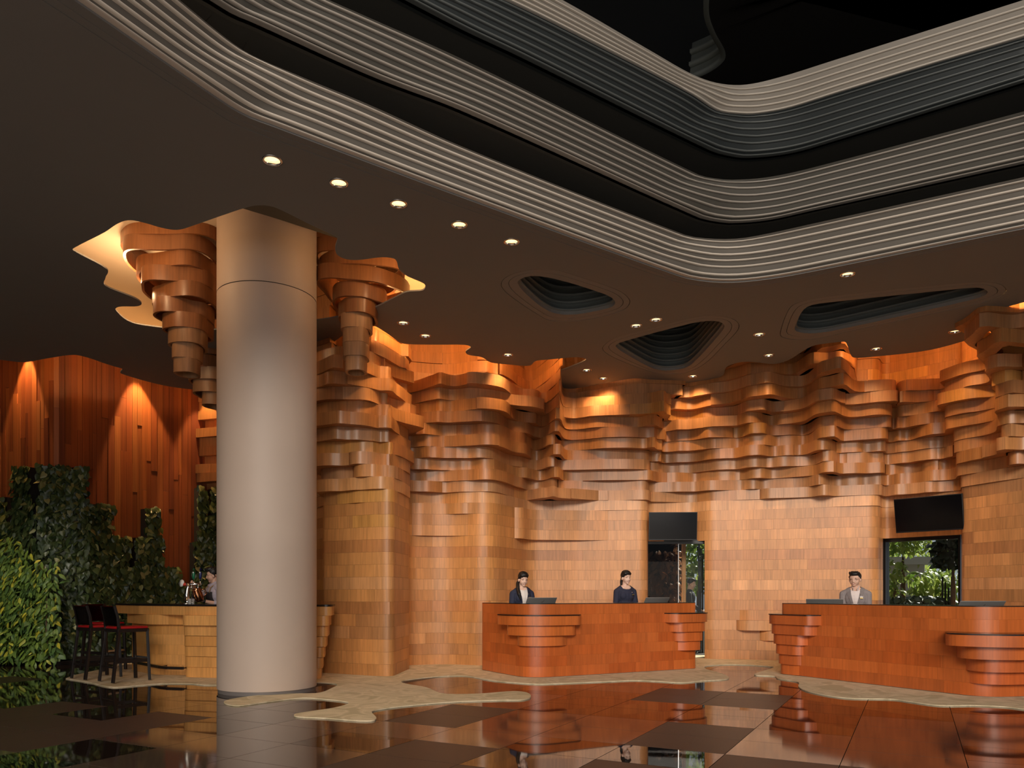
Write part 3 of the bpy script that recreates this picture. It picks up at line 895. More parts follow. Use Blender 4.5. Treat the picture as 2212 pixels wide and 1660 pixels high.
for k in range(NC):
    z0, z1 = k * CH, (k + 1) * CH
    zc = (z0 + z1) / 2
    upper = sstep(2.7, 3.5, zc)
    # this course's own version of every bump
    bl = []
    for (uc, hw, zb, amp) in BUMPS:
        t = (zc - zb) / (ZC - zb)
        if t <= 0: continue
        t = min(t, 1.05)
        bl.append((uc + wrnd.uniform(-9, 9), hw * (0.42 + 0.75 * t) * wrnd.uniform(0.85, 1.15), amp * (0.16 + 0.84 * t ** 1.1) * wrnd.uniform(0.86, 1.12), wrnd.uniform(3.2, 6)))
    ph = [wrnd.uniform(0, 6.28) for _ in range(3)]
    fr = [wrnd.uniform(0.8, 1.5), wrnd.uniform(1.8, 2.8), wrnd.uniform(3.2, 5.0)]
    lean = 0.16 * sstep(3.0, ZC, zc)
    def off(i):
        u, s = Upx[i], i * STEP
        p = lean
        cv = in_cove(u) if zc > 4.88 else 0.0
        for (uc, w_, a_, e_) in bl:
            x = abs(u - uc) / w_
            if x < 3: p += a_ / (1 + x ** e_)
        p += upper * (0.075 * math.sin(fr[0] * s + ph[0]) + 0.055 * math.sin(fr[1] * s + ph[1]) + 0.022 * math.sin(fr[2] * s + ph[2]))
        return p * (1 - cv)
    # cut positions along the course
    cuts = {0, NS - 1}
    blocks = []
    for (u0, u1, a_, b_, reach) in EXB:
        if a_ <= zc < b_:
            s0_, s1_ = s_of(u0), s_of(u1)
            if s1_ > s0_: blocks.append((s0_, s1_, reach, 3, min(22, (s1_ - s0_) * 2 // 3))); cuts |= {s0_, s1_}
    if upper > 0.3:
        s = wrnd.uniform(0, 12)
        while s < NS:
            ln = int(wrnd.uniform(7, 22))
            if wrnd.random() < 0.34 and s + ln < NS - 2:
                blocks.append((int(s), int(s) + ln, wrnd.uniform(0.03, 0.08), wrnd.choice([0, 8]), wrnd.choice([0, 8, 8])))
                cuts |= {int(s), int(s) + ln}
            s += ln + wrnd.uniform(6, 26)
    if zc < HEAD1: cuts |= {n1a, n1b}
    if zc < HEAD2: cuts |= {n2a, n2b}
    # the two sides of the deep return beside the first bay stay sharp
    s = wrnd.randint(2, 12)
    while s < NS:
        if min(abs(s - c) for c in cuts) > 4: cuts.add(s)
        s += (wrnd.randint(12, 24) if zc < 3.2 else wrnd.randint(15, 30)) if z0 < ZC else 40
    cl = sorted(cuts)
    rowtone = wrnd.choices(KEYS, CW)[0]
    for a_, b_ in zip(cl[:-1], cl[1:]):
        if b_ - a_ < 1: continue
        mid = (a_ + b_) // 2
        if zc < HEAD1 and n1a <= mid < n1b: continue
        if zc < HEAD2 and n2a <= mid < n2b: continue
        act = [b for b in blocks if b[0] <= mid < b[1]]
        ex = sum(b[2] for b in act)
        def exf(i):
            e = 0
            for (p0, p1, r_, ra, rb) in act:
                f_ = 1.0
                if ra and i - p0 < ra: f_ = math.sin(PI / 2 * max(i - p0, 0) / ra)
                if rb and p1 - i < rb: f_ = min(f_, math.sin(PI / 2 * max(p1 - i, 0) / rb))
                e += r_ * f_
            return e
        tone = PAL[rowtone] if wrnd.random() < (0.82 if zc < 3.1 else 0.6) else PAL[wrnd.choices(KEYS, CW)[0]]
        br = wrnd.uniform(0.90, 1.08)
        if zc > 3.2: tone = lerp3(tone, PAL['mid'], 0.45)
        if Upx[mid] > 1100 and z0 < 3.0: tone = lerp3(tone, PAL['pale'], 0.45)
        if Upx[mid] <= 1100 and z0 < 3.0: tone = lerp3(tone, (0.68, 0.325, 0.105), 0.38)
        col = tuple(c * br for c in tone)
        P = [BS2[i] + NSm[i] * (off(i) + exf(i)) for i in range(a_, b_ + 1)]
        # the courses at and above the ceiling stay behind its edge
        if zc > 4.5:
            for q_ in range(len(P)):
                lim = ED[a_ + q_] + (0.05 if z1 > 5.0 else -0.30)
                if in_cove(Upx[a_ + q_]) > 0.5 and zc > 4.88: lim = ED[a_ + q_] + 0.42
                if P[q_].y < lim and Upx[a_ + q_] > 690:
                    P[q_] = P[q_] * (lim / P[q_].y)
        Nn = NSm[a_:b_ + 1]
        # shrink the ends a hair so that the joint shows
        P[0] = P[0].lerp(P[1], 0.014); P[-1] = P[-1].lerp(P[-2], 0.014)
        wn = wall_name(mid)
        th = 0.30 if upper > 0.2 else 0.12
        if ex > 0.1: th = 0.45
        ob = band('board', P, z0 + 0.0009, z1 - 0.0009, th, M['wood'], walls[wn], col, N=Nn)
        if z0 >= 5.3 or Upx[b_] < 672:      # above the ceiling or behind the column: past the limit, joined below
            spare[wn].append(ob)
        else:
            board_n[wn] += 1
print('boards', board_n)
for wn, lst in spare.items():
    V, Fc = [], []
    for ob in lst:
        b0 = len(V)
        V += [v.co.copy() for v in ob.data.vertices]
        Fc += [tuple(i + b0 for i in p.vertices) for p in ob.data.polygons]
        me_ = ob.data
        bpy.data.objects.remove(ob); bpy.data.meshes.remove(me_)
    if V:
        o = mesh_from('hidden_boards', V, Fc, M['wood'], walls[wn], True, PAL['mid'])
        o.data.set_sharp_from_angle(angle=R(50))
        o['kind'] = 'stuff'
# backing behind the boards
band('backing', [Vector(p) for p in ((-7.4, 17.0), (-3.5, 15.7), (-2.80, 13.95), (-2.62, 12.75), (-2.02, 12.75), (-1.98, 13.95), (-0.35, 14.15), (0.30, 15.1), (1.4, 15.15))], 0, 6.1, 0.02, M['backing'], walls['wall_back'], smooth=False)
for wn, a_, b_ in (('wall_middle', i_end1 + 24, n1a), ('wall_middle', n1b, i_end2), ('wall_right', i_end2, n2a), ('wall_right', n2b, NS - 1)):
    P = [BS2[i] - NSm[i] * 0.115 for i in range(a_, b_ + 1, 2)] + [BS2[b_] - NSm[b_] * 0.115]
    band('backing', P, 0, 6.1, 0.02, M['backing'], walls[wn])
for wn, a_, b_, hd in (('wall_middle', n1a, n1b, HEAD1), ('wall_right', n2a, n2b, HEAD2)):
    P = [BS2[i] - NSm[i] * 0.115 for i in range(a_, b_ + 1, 2)] + [BS2[b_] - NSm[b_] * 0.115]
    band('backing', P, hd + 0.02, 6.1, 0.02, M['backing'], walls[wn])

# ---------------- vertical plank wall at the far left
pw = structure('wall_left')
pl_px = [(-420, 15.8), (0, 14.55), (60, 14.25), (114, 14.0), (128, 14.0), (200, 14.55), (329, 15.5), (430, 16.2), (520, 16.8)]
PW = [Vector((pxX(x, d), d, 0)) for x, d in pl_px]
PW2 = [Vector((p.x, p.y)) for p in fillet([(p.x, p.y) for p in PW], [0, .6, .6, .15, .15, .6, 1, 1, 0], 6)]
PWl = [Vector((p.x, p.y, 0)) for p in PW2]
totp = sum((PWl[i + 1] - PWl[i]).length for i in range(len(PWl) - 1))
prnd = random.Random(3)
PT = [(0.30, 0.072, 0.016), (0.26, 0.062, 0.014), (0.36, 0.10, 0.022), (0.21, 0.046, 0.012), (0.40, 0.125, 0.03), (0.155, 0.034, 0.010)]
PWt = [34, 26, 14, 14, 6, 6]
def at_s(s):
    acc = 0
    for i in range(len(PWl) - 1):
        L = (PWl[i + 1] - PWl[i]).length
        if acc + L >= s or i == len(PWl) - 2:
            return PWl[i].lerp(PWl[i + 1], min(max((s - acc) / L, 0), 1))
        acc += L
s = 0.0
plank_n = 0
while s < totp - 0.05:
    w_ = prnd.choice([0.075, 0.095, 0.095, 0.12, 0.12])
    a, b_ = at_s(s), at_s(min(s + w_ - 0.004, totp))
    upx = CX + F * a.x / a.y
    z = 0.9
    zs = [0.9] + sorted(prnd.uniform(1.6, 5.2) for _ in range(2 if upx > -60 else 0)) + [6.08]
    if len(zs) == 4 and zs[2] - zs[1] < 0.5: zs.pop(1)
    for q in range(len(zs) - 1):
        if upx < -100 and q: continue
        col = prnd.choices(PT, PWt)[0]
        br = prnd.uniform(0.9, 1.1)
        pr = prnd.choice([0, 0, 0.006, 0.012])
        tdir = (b_ - a).normalized(); nn = Vector((tdir.y, -tdir.x, 0))
        a2, b2 = a + nn * pr, b_ + nn * pr
        band('plank', [a2, b2], zs[q] + 0.002, zs[q + 1] - 0.002, 0.04, M['plank'], pw, tuple(c * br for c in col), smooth=False)
        plank_n += 1
    s += w_
print('planks', plank_n)
P = [Vector((p.x, p.y)) for p in resample(PWl, 60)]
P = [p - n * 0.03 for p, n in zip(P, normals2(P))]
band('backing', P, 0, 6.08, 0.05, M['backing'], pw)
# ================================================================== CEILING LAMPS AND COVE LIGHT
dl_px = [((588, 347), 'yellow-lit downlight in the ceiling nearest the upper frame edge, first of the diagonal row'),
         ((732, 396), 'second downlight of the diagonal row along the atrium edge'),
         ((861, 441), 'third downlight of the diagonal row along the atrium edge'),
         ((992, 486), 'fourth downlight of the diagonal row along the atrium edge'),
         ((1105, 523), 'last downlight of the diagonal row, just before the small ceiling well'),
         ((871, 698), 'bright downlight just beyond the wooden cluster next to the column'),
         ((919, 726), 'bright downlight close to the straight glowing cove edge'),
         ((1097, 767), 'bright downlight above the wavy glowing cove, alone on its stretch of ceiling'),
         ((1267, 800), 'downlight just past the pale triangular cove opening'),
         ((1303, 818), 'downlight nearest the dark wall corner beneath the pointed ceiling well'),
         ((1374, 704), 'small dim downlight between two ceiling wells, lower of the pair'),
         ((1417, 691), 'small dim downlight between two ceiling wells, upper of the pair'),
         ((1497, 813), 'downlight at the tip of the pointed ceiling well by the wood wall'),
         ((1640, 723), 'small dim downlight between the pointed well and the long well'),
         ((1661, 768), 'bright downlight above the wavy dark wall edge below the long well'),
         ((1831, 593), 'downlight between the lowest balcony band and the long ceiling well'),
         ((1893, 754), 'bright downlight where the second glowing cove begins'),
         ((2062, 717), 'bright downlight over the second glowing cove beside the long well')]
for q, ((x, y), lab) in enumerate(dl_px):
    p = pz(x, y, ZC)
    t_ = thing('downlight', lab, 'downlight', (p.x, p.y, ZC))
    t_['group'] = 'recessed ceiling downlights'
    bm = bmesh.new()
    lathe(bm, [(0.070, 0.002), (0.072, -0.006), (0.088, -0.005), (0.090, 0.0)], n=28, cap=False)
    bm_obj('trim_ring', bm, M['steel'], t_, True)
    bm = bmesh.new()
    lathe(bm, [(0.070, 0.002), (0.064, 0.028)], n=28, cap=False)
    bm_obj('reflector', bm, M['chrome'], t_, True)
    bm = bmesh.new()
    lathe(bm, [(0.001, 0.018), (0.045, 0.017), (0.0635, 0.026)], n=24, cap=False)
    bm_obj('lamp_face', bm, M['bulb'], t_, True)
    if q not in (10, 11, 13):
        near = q in (5, 6, 7, 8, 9, 12, 14, 16, 17)       # the row along the wood wall is aimed at it
        o = light('downlight_beam', 'SPOT', (p.x, p.y, ZC - 0.03), 62 if near else 24, (1.0, 0.60, 0.28) if near else (1.0, 0.76, 0.48), (0, 0, 0), spot_size=R(95 if near else 70), spot_blend=0.8, shadow_soft_size=0.06)
        if near:
            aim = Vector((p.x, p.y, 0)).normalized() * 0.55 + Vector((0, 0, -1))
            o.rotation_euler = aim.to_track_quat('-Z', 'Y').to_euler()

def cove(px, power, color=WARM, dz=0.09, back=0.16, name='cove_strip', rad=0.03):
    for (x, y) in px:
        p = pz(x, y, ZC)
        d = Vector((p.x, p.y, 0)).normalized()
        p = p - d * back
        light(name, 'POINT', (p.x, p.y, ZC + dz), power, color, shadow_soft_size=rad)
# behind the ceiling edge over the bays
cove([(835, 712), (880, 738), (930, 740), (985, 741), (1045, 768), (1095, 782), (1135, 785)], 15)
cove([(1222, 790)], 7, WARM2, dz=0.5, back=-0.1)
cove([(1905, 764), (1960, 757), (2010, 750), (2060, 738), (2110, 722), (2150, 662), (2200, 650), (2260, 632)], 17)
# left plank wall
cove([(-150, 766), (-60, 772), (40, 778), (120, 768), (200, 770), (290, 810), (360, 828), (430, 838)], 7.5)
# the hole round the column
cove([(150, 545)], 10, WARM2, back=-0.5)
for (x, y, pw_, c_) in [(225, 560, 26, WARM2), (270, 660, 26, WARM2), (330, 690, 20, WARM2), (360, 500, 5, WARM), (740, 585, 2.5, WARM), (835, 590, 8, WARM), (890, 625, 10, WARM2)]:
    p = pz(x, y, ZC)
    light('cove_strip', 'POINT', (p.x, p.y, ZC + 0.30), pw_, c_, shadow_soft_size=0.08)
# added fill spot brightening the planting at the foot of the living wall
o = light('shrub_fill', 'SPOT', (-7.6, 9.6, 5.12), 520, (1.0, 0.93, 0.80), (0, 0, 0), spot_size=R(48), spot_blend=0.9, shadow_soft_size=0.25)
o.rotation_euler = (Vector((-8.9, 13.1, 0.8)) - o.location).to_track_quat('-Z', 'Y').to_euler()
# accent spots grazing the plank wall
for (u, d, pw_, c_) in [(300, 14.98, 480, (1.0, 0.60, 0.26)), (40, 14.05, 300, (1.0, 0.60, 0.26)), (440, 15.8, 260, (1.0, 0.60, 0.26))]:
    o = light('wall_washer', 'SPOT', (pxX(u, d), d, 6.0), pw_, c_, (0, 0, 0), spot_size=R(46), spot_blend=0.35, shadow_soft_size=0.03)
    tgt = Vector((pxX(u, d), d + 0.36, 3.2))
    o.rotation_euler = (tgt - o.location).to_track_quat('-Z', 'Y').to_euler()

# ================================================================== WOODEN STALACTITES ROUND THE COLUMN
def blob(cx, cy, rx, ry, seed, n=44, lob=0.12):
    r_ = random.Random(seed)
    a1, a2, a3 = r_.uniform(0, 6.28), r_.uniform(0, 6.28), r_.uniform(0, 6.28)
    out = []
    for k in range(n):
        a = 2 * PI * k / n
        c, s_ = math.cos(a), math.sin(a)
        e = 2.0 / 2.5
        x = math.copysign(abs(c) ** e, c); y = math.copysign(abs(s_) ** e, s_)
        f = 1 + lob * (0.6 * math.sin(2 * a + a1) + 0.5 * math.sin(3 * a + a2) + 0.25 * math.sin(5 * a + a3))
        out.append(Vector((x * f, y * f)))
    mnx = min(p.x for p in out); mxx = max(p.x for p in out); mny = min(p.y for p in out); mxy = max(p.y for p in out)
    return [Vector((cx + (2 * (p.x - mnx) / (mxx - mnx) - 1) * rx, cy + (2 * (p.y - mny) / (mxy - mny) - 1) * ry)) for p in out]

def stalactite(label, rings, d, seed, ring_h=0.19, ztip=None):
    """rings from the tip upwards: (x left px, x right px, depth radius factor)"""
    t_ = thing('wood_stalactite', label, 'ceiling sculpture')
    r_ = random.Random(seed)
    z = ztip
    for q, (xl, xr, k, courses) in enumerate(rings):
        x0, x1 = pxX(xl, d), pxX(xr, d)
        rx = (x1 - x0) / 2
        cx = (x0 + x1) / 2
        ry = rx * k * 1.3
        lob = 0.05 if q < 3 else 0.15
        P = blob(cx, d + (ry - 1.3 * rings[0][2] * (pxX(rings[0][1], d) - pxX(rings[0][0], d)) / 2) * 0.45, rx, ry, seed * 31 + q, lob=lob)
        P = P[::-1]
        # clockwise order gives outward normals
        area = sum(P[i].x * P[(i + 1) % len(P)].y - P[(i + 1) % len(P)].x * P[i].y for i in range(len(P)))
        if area > 0: P = P[::-1]
        N = []
        for i in range(len(P)):
            tt = (P[(i + 1) % len(P)] - P[i - 1]).normalized()
            N.append(Vector((-tt.y, tt.x)))
        for c in range(courses):
            tone = PAL[r_.choice(['amber', 'mid', 'tan', 'amber', 'mid'])]
            tone = lerp3(tone, (0.40, 0.21, 0.10) if q < 3 else (0.24, 0.078, 0.024), 0.8)  # tan tips imitate daylight; rings above coloured darker and redder
            br = r_.uniform(0.85, 1.05)
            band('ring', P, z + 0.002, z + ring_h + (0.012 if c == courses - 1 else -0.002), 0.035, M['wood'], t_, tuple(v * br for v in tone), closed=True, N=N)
            z += ring_h
    return t_
stalactite('stepped wooden cluster of curved rings hanging on the green wall side of the column',
           [(381, 430, 0.9, 1), (376, 433, 0.9, 1), (367, 443, 0.9, 1), (358, 447, 0.9, 1), (338, 449, 0.85, 1), (322, 462, 0.8, 1), (302, 462, 0.8, 1), (286, 465, 0.75, 1), (268, 468, 0.75, 1), (260, 486, 0.7, 1)], 10.3, 4, ztip=pd(0, 797, 10.0).z)
stalactite('stepped wooden cluster of curved rings hanging on the desk side of the column',
           [(746, 792, 0.9, 1), (741, 796, 0.9, 2), (738, 803, 0.85, 1), (728, 812, 0.85, 1), (716, 832, 0.8, 1), (692, 878, 0.8, 1), (690, 876, 0.8, 1), (676, 862, 0.75, 1), (660, 850, 0.7, 1)], 10.5, 9, ztip=pd(0, 797, 10.3).z)
stalactite('small dark wooden cluster half hidden behind the column above the bar',
           [(440, 486, 0.9, 1), (421, 490, 0.9, 1), (412, 500, 0.9, 1), (405, 510, 0.9, 1), (395, 520, 0.9, 1), (390, 530, .9, 1), (380, 540, .9, 1), (370, 560, .9, 1)], 12.6, 15, ztip=pd(0, 866, 12.2).z)

# ================================================================== RECEPTION DESKS
DPAL = [(0.50, 0.114, 0.022), (0.53, 0.126, 0.025), (0.47, 0.102, 0.019), (0.56, 0.140, 0.029), (0.49, 0.118, 0.025)]
def path2(pts, radii, step=0.04):
    P = fillet(pts, radii, 10)
    L = sum((P[i + 1] - P[i]).length for i in range(len(P) - 1))
    Q = resample([Vector((p.x, p.y, 0)) for p in P], int(L / step) + 1)
    return [Vector((p.x, p.y)) for p in Q]
def up(P): return [CX + F * p.x / p.y for p in P]
def desk_course(t_, P, z0, z1, pal, rn, mat, thick=0.05, lmin=0.5, lmax=1.0, i0=0, i1=None, name='board'):
    N = normals2(P)
    i1 = len(P) - 1 if i1 is None else i1
    s = i0
    while s < i1:
        e = min(i1, s + int(rn.uniform(lmin, lmax) / 0.04))
        if i1 - e < 5: e = i1
        q = [p.copy() for p in P[s:e + 1]]
        q[0] = q[0].lerp(q[1], 0.012); q[-1] = q[-1].lerp(q[-2], 0.012)
        col = rn.choice(pal); br = rn.uniform(0.94, 1.05)
        band(name, q, z0 + 0.0004, z1 - 0.0004, thick, mat, t_, tuple(c * br for c in col), N=N[s:e + 1])
        s = e
def corbel(t_, P, i0, i1, reach, z0, z1, pal, rn, mat, ramp=4, top=None, sub='corbel_board', ramp_end=True):
    N = normals2(P)
    q = []
    for i in range(i0, i1 + 1):
        a = 1.0
        if i - i0 < ramp: a = math.sin(PI / 2 * (i - i0) / ramp)
        if ramp_end and i1 - i < ramp: a = min(a, math.sin(PI / 2 * (i1 - i) / ramp))
        q.append(P[i] + N[i] * (reach * a + 0.001))
    band(sub, q, z0, z1, reach + 0.03, mat, t_, tuple(c * rn.uniform(0.97, 1.1) for c in rn.choice(pal)), N=N[i0:i1 + 1])
    if top:
        q2 = [p + n * 0.012 for p, n in zip(q, N[i0:i1 + 1])]
        band('ledge_top', q2, z1, z1 + 0.014, reach + 0.05, M['black'], t_, N=N[i0:i1 + 1])
def idx_px(P, u, lo=0, hi=None):
    U = up(P); hi = len(P) if hi is None else hi
    return min(range(lo, hi), key=lambda i: abs(U[i] - u))
drn = random.Random(11)
ZB, CHD = 0.022, 0.155
def desk(label, pts, radii, inner):
    t_ = thing('reception_desk', label, 'reception desk')
    P = path2(pts, radii)
    for k in range(7):
        desk_course(t_, P, ZB + k * CHD, ZB + (k + 1) * CHD, DPAL, drn, M['desk_wood'])
    N = normals2(P)
    Q = [p - n * 0.02 for p, n in zip(P, N)]
    band('plinth', Q, 0.0, ZB, 0.04, M['kerb'], t_, N=N)
    loop = P + [Vector(p) for p in inner]
    flat_poly('worktop', [loop], ZB + 7 * CHD, ZB + 7 * CHD + 0.010, M['black'], t_)
    inn = [Vector(p) for p in inner]
    band('rear_panel', [inn[0]] + inn[1:], 0.0, 0.70, 0.03, M['blackwood'], t_)
    return t_, P
A, B, C = Vector((pxX(1040, 12.5), 12.5)), Vector((pxX(1142, 11.22), 11.22)), Vector((pxX(1509, 12.72), 12.72))
nBC = Vector((-(C - B).y, (C - B).x)).normalized()
nAB = Vector((-(B - A).y, (B - A).x)).normalized()
dl, PL = desk('orange-brown wooden reception desk with two receptionists behind it',
              [A + nAB * 0.34, A, B, C, C + nBC * 0.42], [0, .012, .42, .14, 0],
              [C + nBC * 0.42 - (C - B).normalized() * 0.04, B + nBC * 0.42 + (C - B).normalized() * 0.28, A + nAB * 0.34])
ic = idx_px(PL, 1160)
for k, (u0, u1, rch) in ((5, (1087, 1254, 0.17)), (4, (1101, 1243, 0.115)), (3, (1117, 1226, 0.06))):
    corbel(dl, PL, idx_px(PL, u0, 12), idx_px(PL, u1, ic), rch, ZB + k * CHD, ZB + (k + 1) * CHD - (0.015 if k == 5 else 0), [(0.54, 0.135, 0.030)], drn, M['desk_wood'], top=(k == 5))
for k, u0, rch in ((5, 1434, 0.19), (4, 1446, 0.155), (3, 1458, 0.115), (2, 1466, 0.08), (1, 1476, 0.045)):
    corbel(dl, PL, idx_px(PL, u0, ic), len(PL) - 1, rch, ZB + k * CHD, ZB + (k + 1) * CHD - (0.015 if k == 5 else 0.004), [(0.52, 0.125, 0.028)], drn, M['desk_wood'], top=(k == 5), ramp_end=False)
A2, B2, C2 = Vector((pxX(1682, 11.93), 11.93)), Vector((pxX(2128, 9.18), 9.18)), Vector((9.2, 9.75))
n1 = Vector((-(B2 - A2).y, (B2 - A2).x)).normalized()
n2 = Vector((-(C2 - B2).y, (C2 - B2).x)).normalized()
dr, PR = desk('long orange-brown wooden reception desk with the man in grey behind it',
              [A2 + n1 * 0.42, A2, B2, C2], [0, .14, .40, 0],
              [C2 + n2 * 0.42, B2 + n2 * 0.42 + (C2 - B2).normalized() * 0.25, A2 + n1 * 0.42 + (B2 - A2).normalized() * 0.04])
for k, u1, rch in ((5, 1772, 0.19), (4, 1764, 0.155), (3, 1744, 0.125), (2, 1736, 0.09), (1, 1730, 0.05), (0, 1724, 0.02)):
    corbel(dr, PR, 0, idx_px(PR, u1, 14), rch, ZB + k * CHD, ZB + (k + 1) * CHD - (0.015 if k == 5 else 0.004), [(0.53, 0.122, 0.026)], drn, M['desk_wood'], top=(k == 5), ramp=3)
for k, u0, rch in ((4, 2042, 0.36), (3, 2064, 0.26), (2, 2085, 0.17), (1, 2098, 0.09)):
    corbel(dr, PR, idx_px(PR, u0, 20, len(PR) - 20), len(PR) - 1, rch, ZB + k * CHD, ZB + (k + 1) * CHD - (0.016 if k == 4 else 0.002), [(0.50, 0.115, 0.025)], drn, M['desk_wood'], top=(k == 4), ramp=7, ramp_end=False)

# ================================================================== BAR
BPAL = [(0.76, 0.365, 0.105), (0.72, 0.335, 0.092), (0.80, 0.395, 0.12)]
brn = random.Random(8)
bart = thing('bar_counter', 'honey-coloured wooden bar counter with black top, running behind the column', 'bar')
Pt = path2([(pxX(300, 13.3), 13.3), (pxX(246, 12.55), 12.55), (pxX(300, 11.95), 11.95), (pxX(395, 11.40), 11.40), (pxX(560, 11.1), 11.1), (pxX(716, 11.1), 11.1), (pxX(722, 11.6), 11.6)], [0, .25, .5, .8, .5, .1, 0])
Nt = normals2(Pt)
desk_course(bart, Pt, 0.945, 1.078, BPAL, brn, M['desk_wood'], 0.2, 0.9, 1.4, name='fascia_board')
inn = [Vector((pxX(718, 11.75), 11.75)), Vector((pxX(560, 11.75), 11.75)), Vector((pxX(420, 12.0), 12.0)), Vector((pxX(330, 12.7), 12.7)), Vector((pxX(318, 13.3), 13.3))]
topo = [p + n * 0.015 for p, n in zip(Pt, Nt)]
flat_poly('bar_top', [topo + inn], 1.079, 1.104, M['black'], bart)
P1_ = path2([(pxX(318, 13.2), 13.2), (pxX(284, 12.5), 12.5), (pxX(332, 11.78), 11.78), (pxX(402, 11.72), 11.72)], [0, .1, .5, 0])
for k in range(6):
    z0 = 0.015 + k * 0.155
    Q = P1_
    if k == 5:
        n_ = normals2(P1_); Q = [p + a * 0.07 for p, a in zip(P1_, n_)]
    desk_course(bart, Q, z0, min(z0 + 0.155, 0.944), BPAL, brn, M['desk_wood'], 0.12, 0.7, 1.2)
for k in range(6):
    z0 = 0.015 + k * 0.155
    rch = 0.02 * k + (0.05 if k == 5 else 0)
    Ps = path2([(pxX(404, 11.75), 11.75), (pxX(400 - k * 0.5, 11.42 - rch * 0.5), 11.42 - rch), (pxX(560, 11.2), 11.2 - rch), (pxX(694 + 4 * k, 11.2), 11.2 - rch * 0.8), (pxX(696 + 4 * k, 11.7), 11.7)], [0, .16, .5, .08, 0])
    if k == 0:
        desk_course(bart, Ps, z0, z0 + 0.155, BPAL, brn, M['desk_wood'], 0.12, 0.8, 1.6)
    else:
        desk_course(bart, Ps, z0 + (0.006 if k > 1 else 0), min(z0 + 0.155, 0.944), BPAL, brn, M['desk_wood'], 0.12, 0.8, 1.6)
Pp = path2([(pxX(320, 13.1), 13.1), (pxX(286, 12.52), 12.52), (pxX(333, 11.82), 11.82), (pxX(402, 11.76), 11.76), (pxX(404, 11.45), 11.45), (pxX(694, 11.24), 11.24)], [0, .1, .5, .05, .1, 0])
band('plinth', Pp, 0, 0.016, 0.03, M['kerb'], bart)
bm = bmesh.new()
fr_pts = [Vector((pxX(287, 12.45), 12.45, 0.155)), Vector((pxX(345, 11.55), 11.55, 0.155)), Vector((pxX(362, 11.42), 11.42, 0.155)), Vector((pxX(396, 11.36), 11.36, 0.155))]
for a, b_ in zip(fr_pts[:-1], fr_pts[1:]): bar(bm, a, b_, 0.04, 0.04)
bm_obj('foot_rail', bm, M['blackwood'], bart)
for i in (0, 1, 3):
    bm = bmesh.new(); bar(bm, fr_pts[i] + Vector((0, 0, 0)), fr_pts[i] + Vector((0.02, 0.36 if i else 0.2, 0)), 0.02)
    bm_obj('rail_bracket', bm, M['blackwood'], bart)

# ---------------- bar stools
def make_stool(label, loc, rz):
    t_ = thing('bar_stool', label, 'bar stool', loc, rz, 'black bar stools with red seats')
    return t_
def stool_parts(t_):
    SZ = 0.745
    for sx in (-1, 1):
        bm = bmesh.new()
        bar(bm, (sx * 0.205, 0.225, 0.012), (sx * 0.195, 0.195, SZ), 0.040, 0.036, 0.004)
        bm_obj('leg', bm, M['blackwood'], t_)
        bm = bmesh.new()
        pts = [Vector((sx * 0.205, -0.290, 0.012)), Vector((sx * 0.196, -0.215, 0.62)), Vector((sx * 0.194, -0.205, 0.78)), Vector((sx * 0.192, -0.222, 0.93)), Vector((sx * 0.186, -0.262, 1.075))]
        for a, b_ in zip(pts[:-1], pts[1:]): bar(bm, a, b_ + (b_ - a) * 0.03, 0.042, 0.034, 0.003)
        bm_obj('leg', bm, M['blackwood'], t_)
        bm = bmesh.new(); bar(bm, (sx * 0.203, -0.235, 0.30), (sx * 0.203, 0.213, 0.30), 0.022, 0.045)
        bm_obj('stretcher', bm, M['blackwood'], t_)
    bm = bmesh.new(); bar(bm, (-0.2, 0.212, 0.30), (0.2, 0.212, 0.30), 0.045, 0.022)
    bm_obj('stretcher', bm, M['blackwood'], t_)
    bm = bmesh.new(); bar(bm, (-0.2, -0.255, 0.22), (0.2, -0.255, 0.22), 0.045, 0.022)
    bm_obj('stretcher', bm, M['blackwood'], t_)
    bm = bmesh.new(); box(bm, (0, 0.225, 0.33), (0.36, 0.008, 0.03))
    bm_obj('kick_plate', bm, M['steel'], t_)
    bm = bmesh.new(); box(bm, (0, -0.005, SZ - 0.012), (0.43, 0.445, 0.05), None, 0.012)
    bm_obj('seat_frame', bm, M['blackwood'], t_)
    bm = bmesh.new(); box(bm, (0, -0.005, SZ + 0.026), (0.405, 0.42, 0.034), None, 0.014)
    bm_obj('seat_cushion', bm, M['red'], t_, True)
    # curved back: black shell outside, red pad inside
    for nm, off_, th, mt, zlo, zhi in (('backrest', -0.012, 0.014, 'blackwood', 0.80, 1.07), ('back_pad', 0.004, 0.016, 'red', 0.81, 1.078)):
        bm = bmesh.new()
        rows = []
        for a in range(7):
            tz = a / 6
            z = zlo + (zhi - zlo) * tz
            yb = -0.208 - 0.052 * (tz ** 1.4) + off_
            rows.append([bm.verts.new((-0.178 + 0.356 * c / 8, yb - 0.028 * math.sin(PI * c / 8), z)) for c in range(9)])
        for a in range(6):
            for c in range(8): bm.faces.new((rows[a][c], rows[a][c + 1], rows[a + 1][c + 1], rows[a + 1][c]))
        r2 = bmesh.ops.solidify(bm, geom=bm.faces[:], thickness=th)
        bm_obj(nm, bm, M[mt], t_, True)
def copy_thing(src, label, loc, rz):
    c = src.copy(); COL.objects.link(c); c.location = loc; c.rotation_euler = (0, 0, rz); c['label'] = label
    for ch in src.children:
        d = ch.copy(); COL.objects.link(d); d.parent = c
        for g in ch.children:
            e = g.copy(); COL.objects.link(e); e.parent = d
    return c
ang = math.atan2(0.8, 0.62) - PI / 2
s1 = make_stool('black bar stool with red seat nearest the column, its back turned to the camera', (-5.51, 10.93, 0.014), ang)
stool_parts(s1)
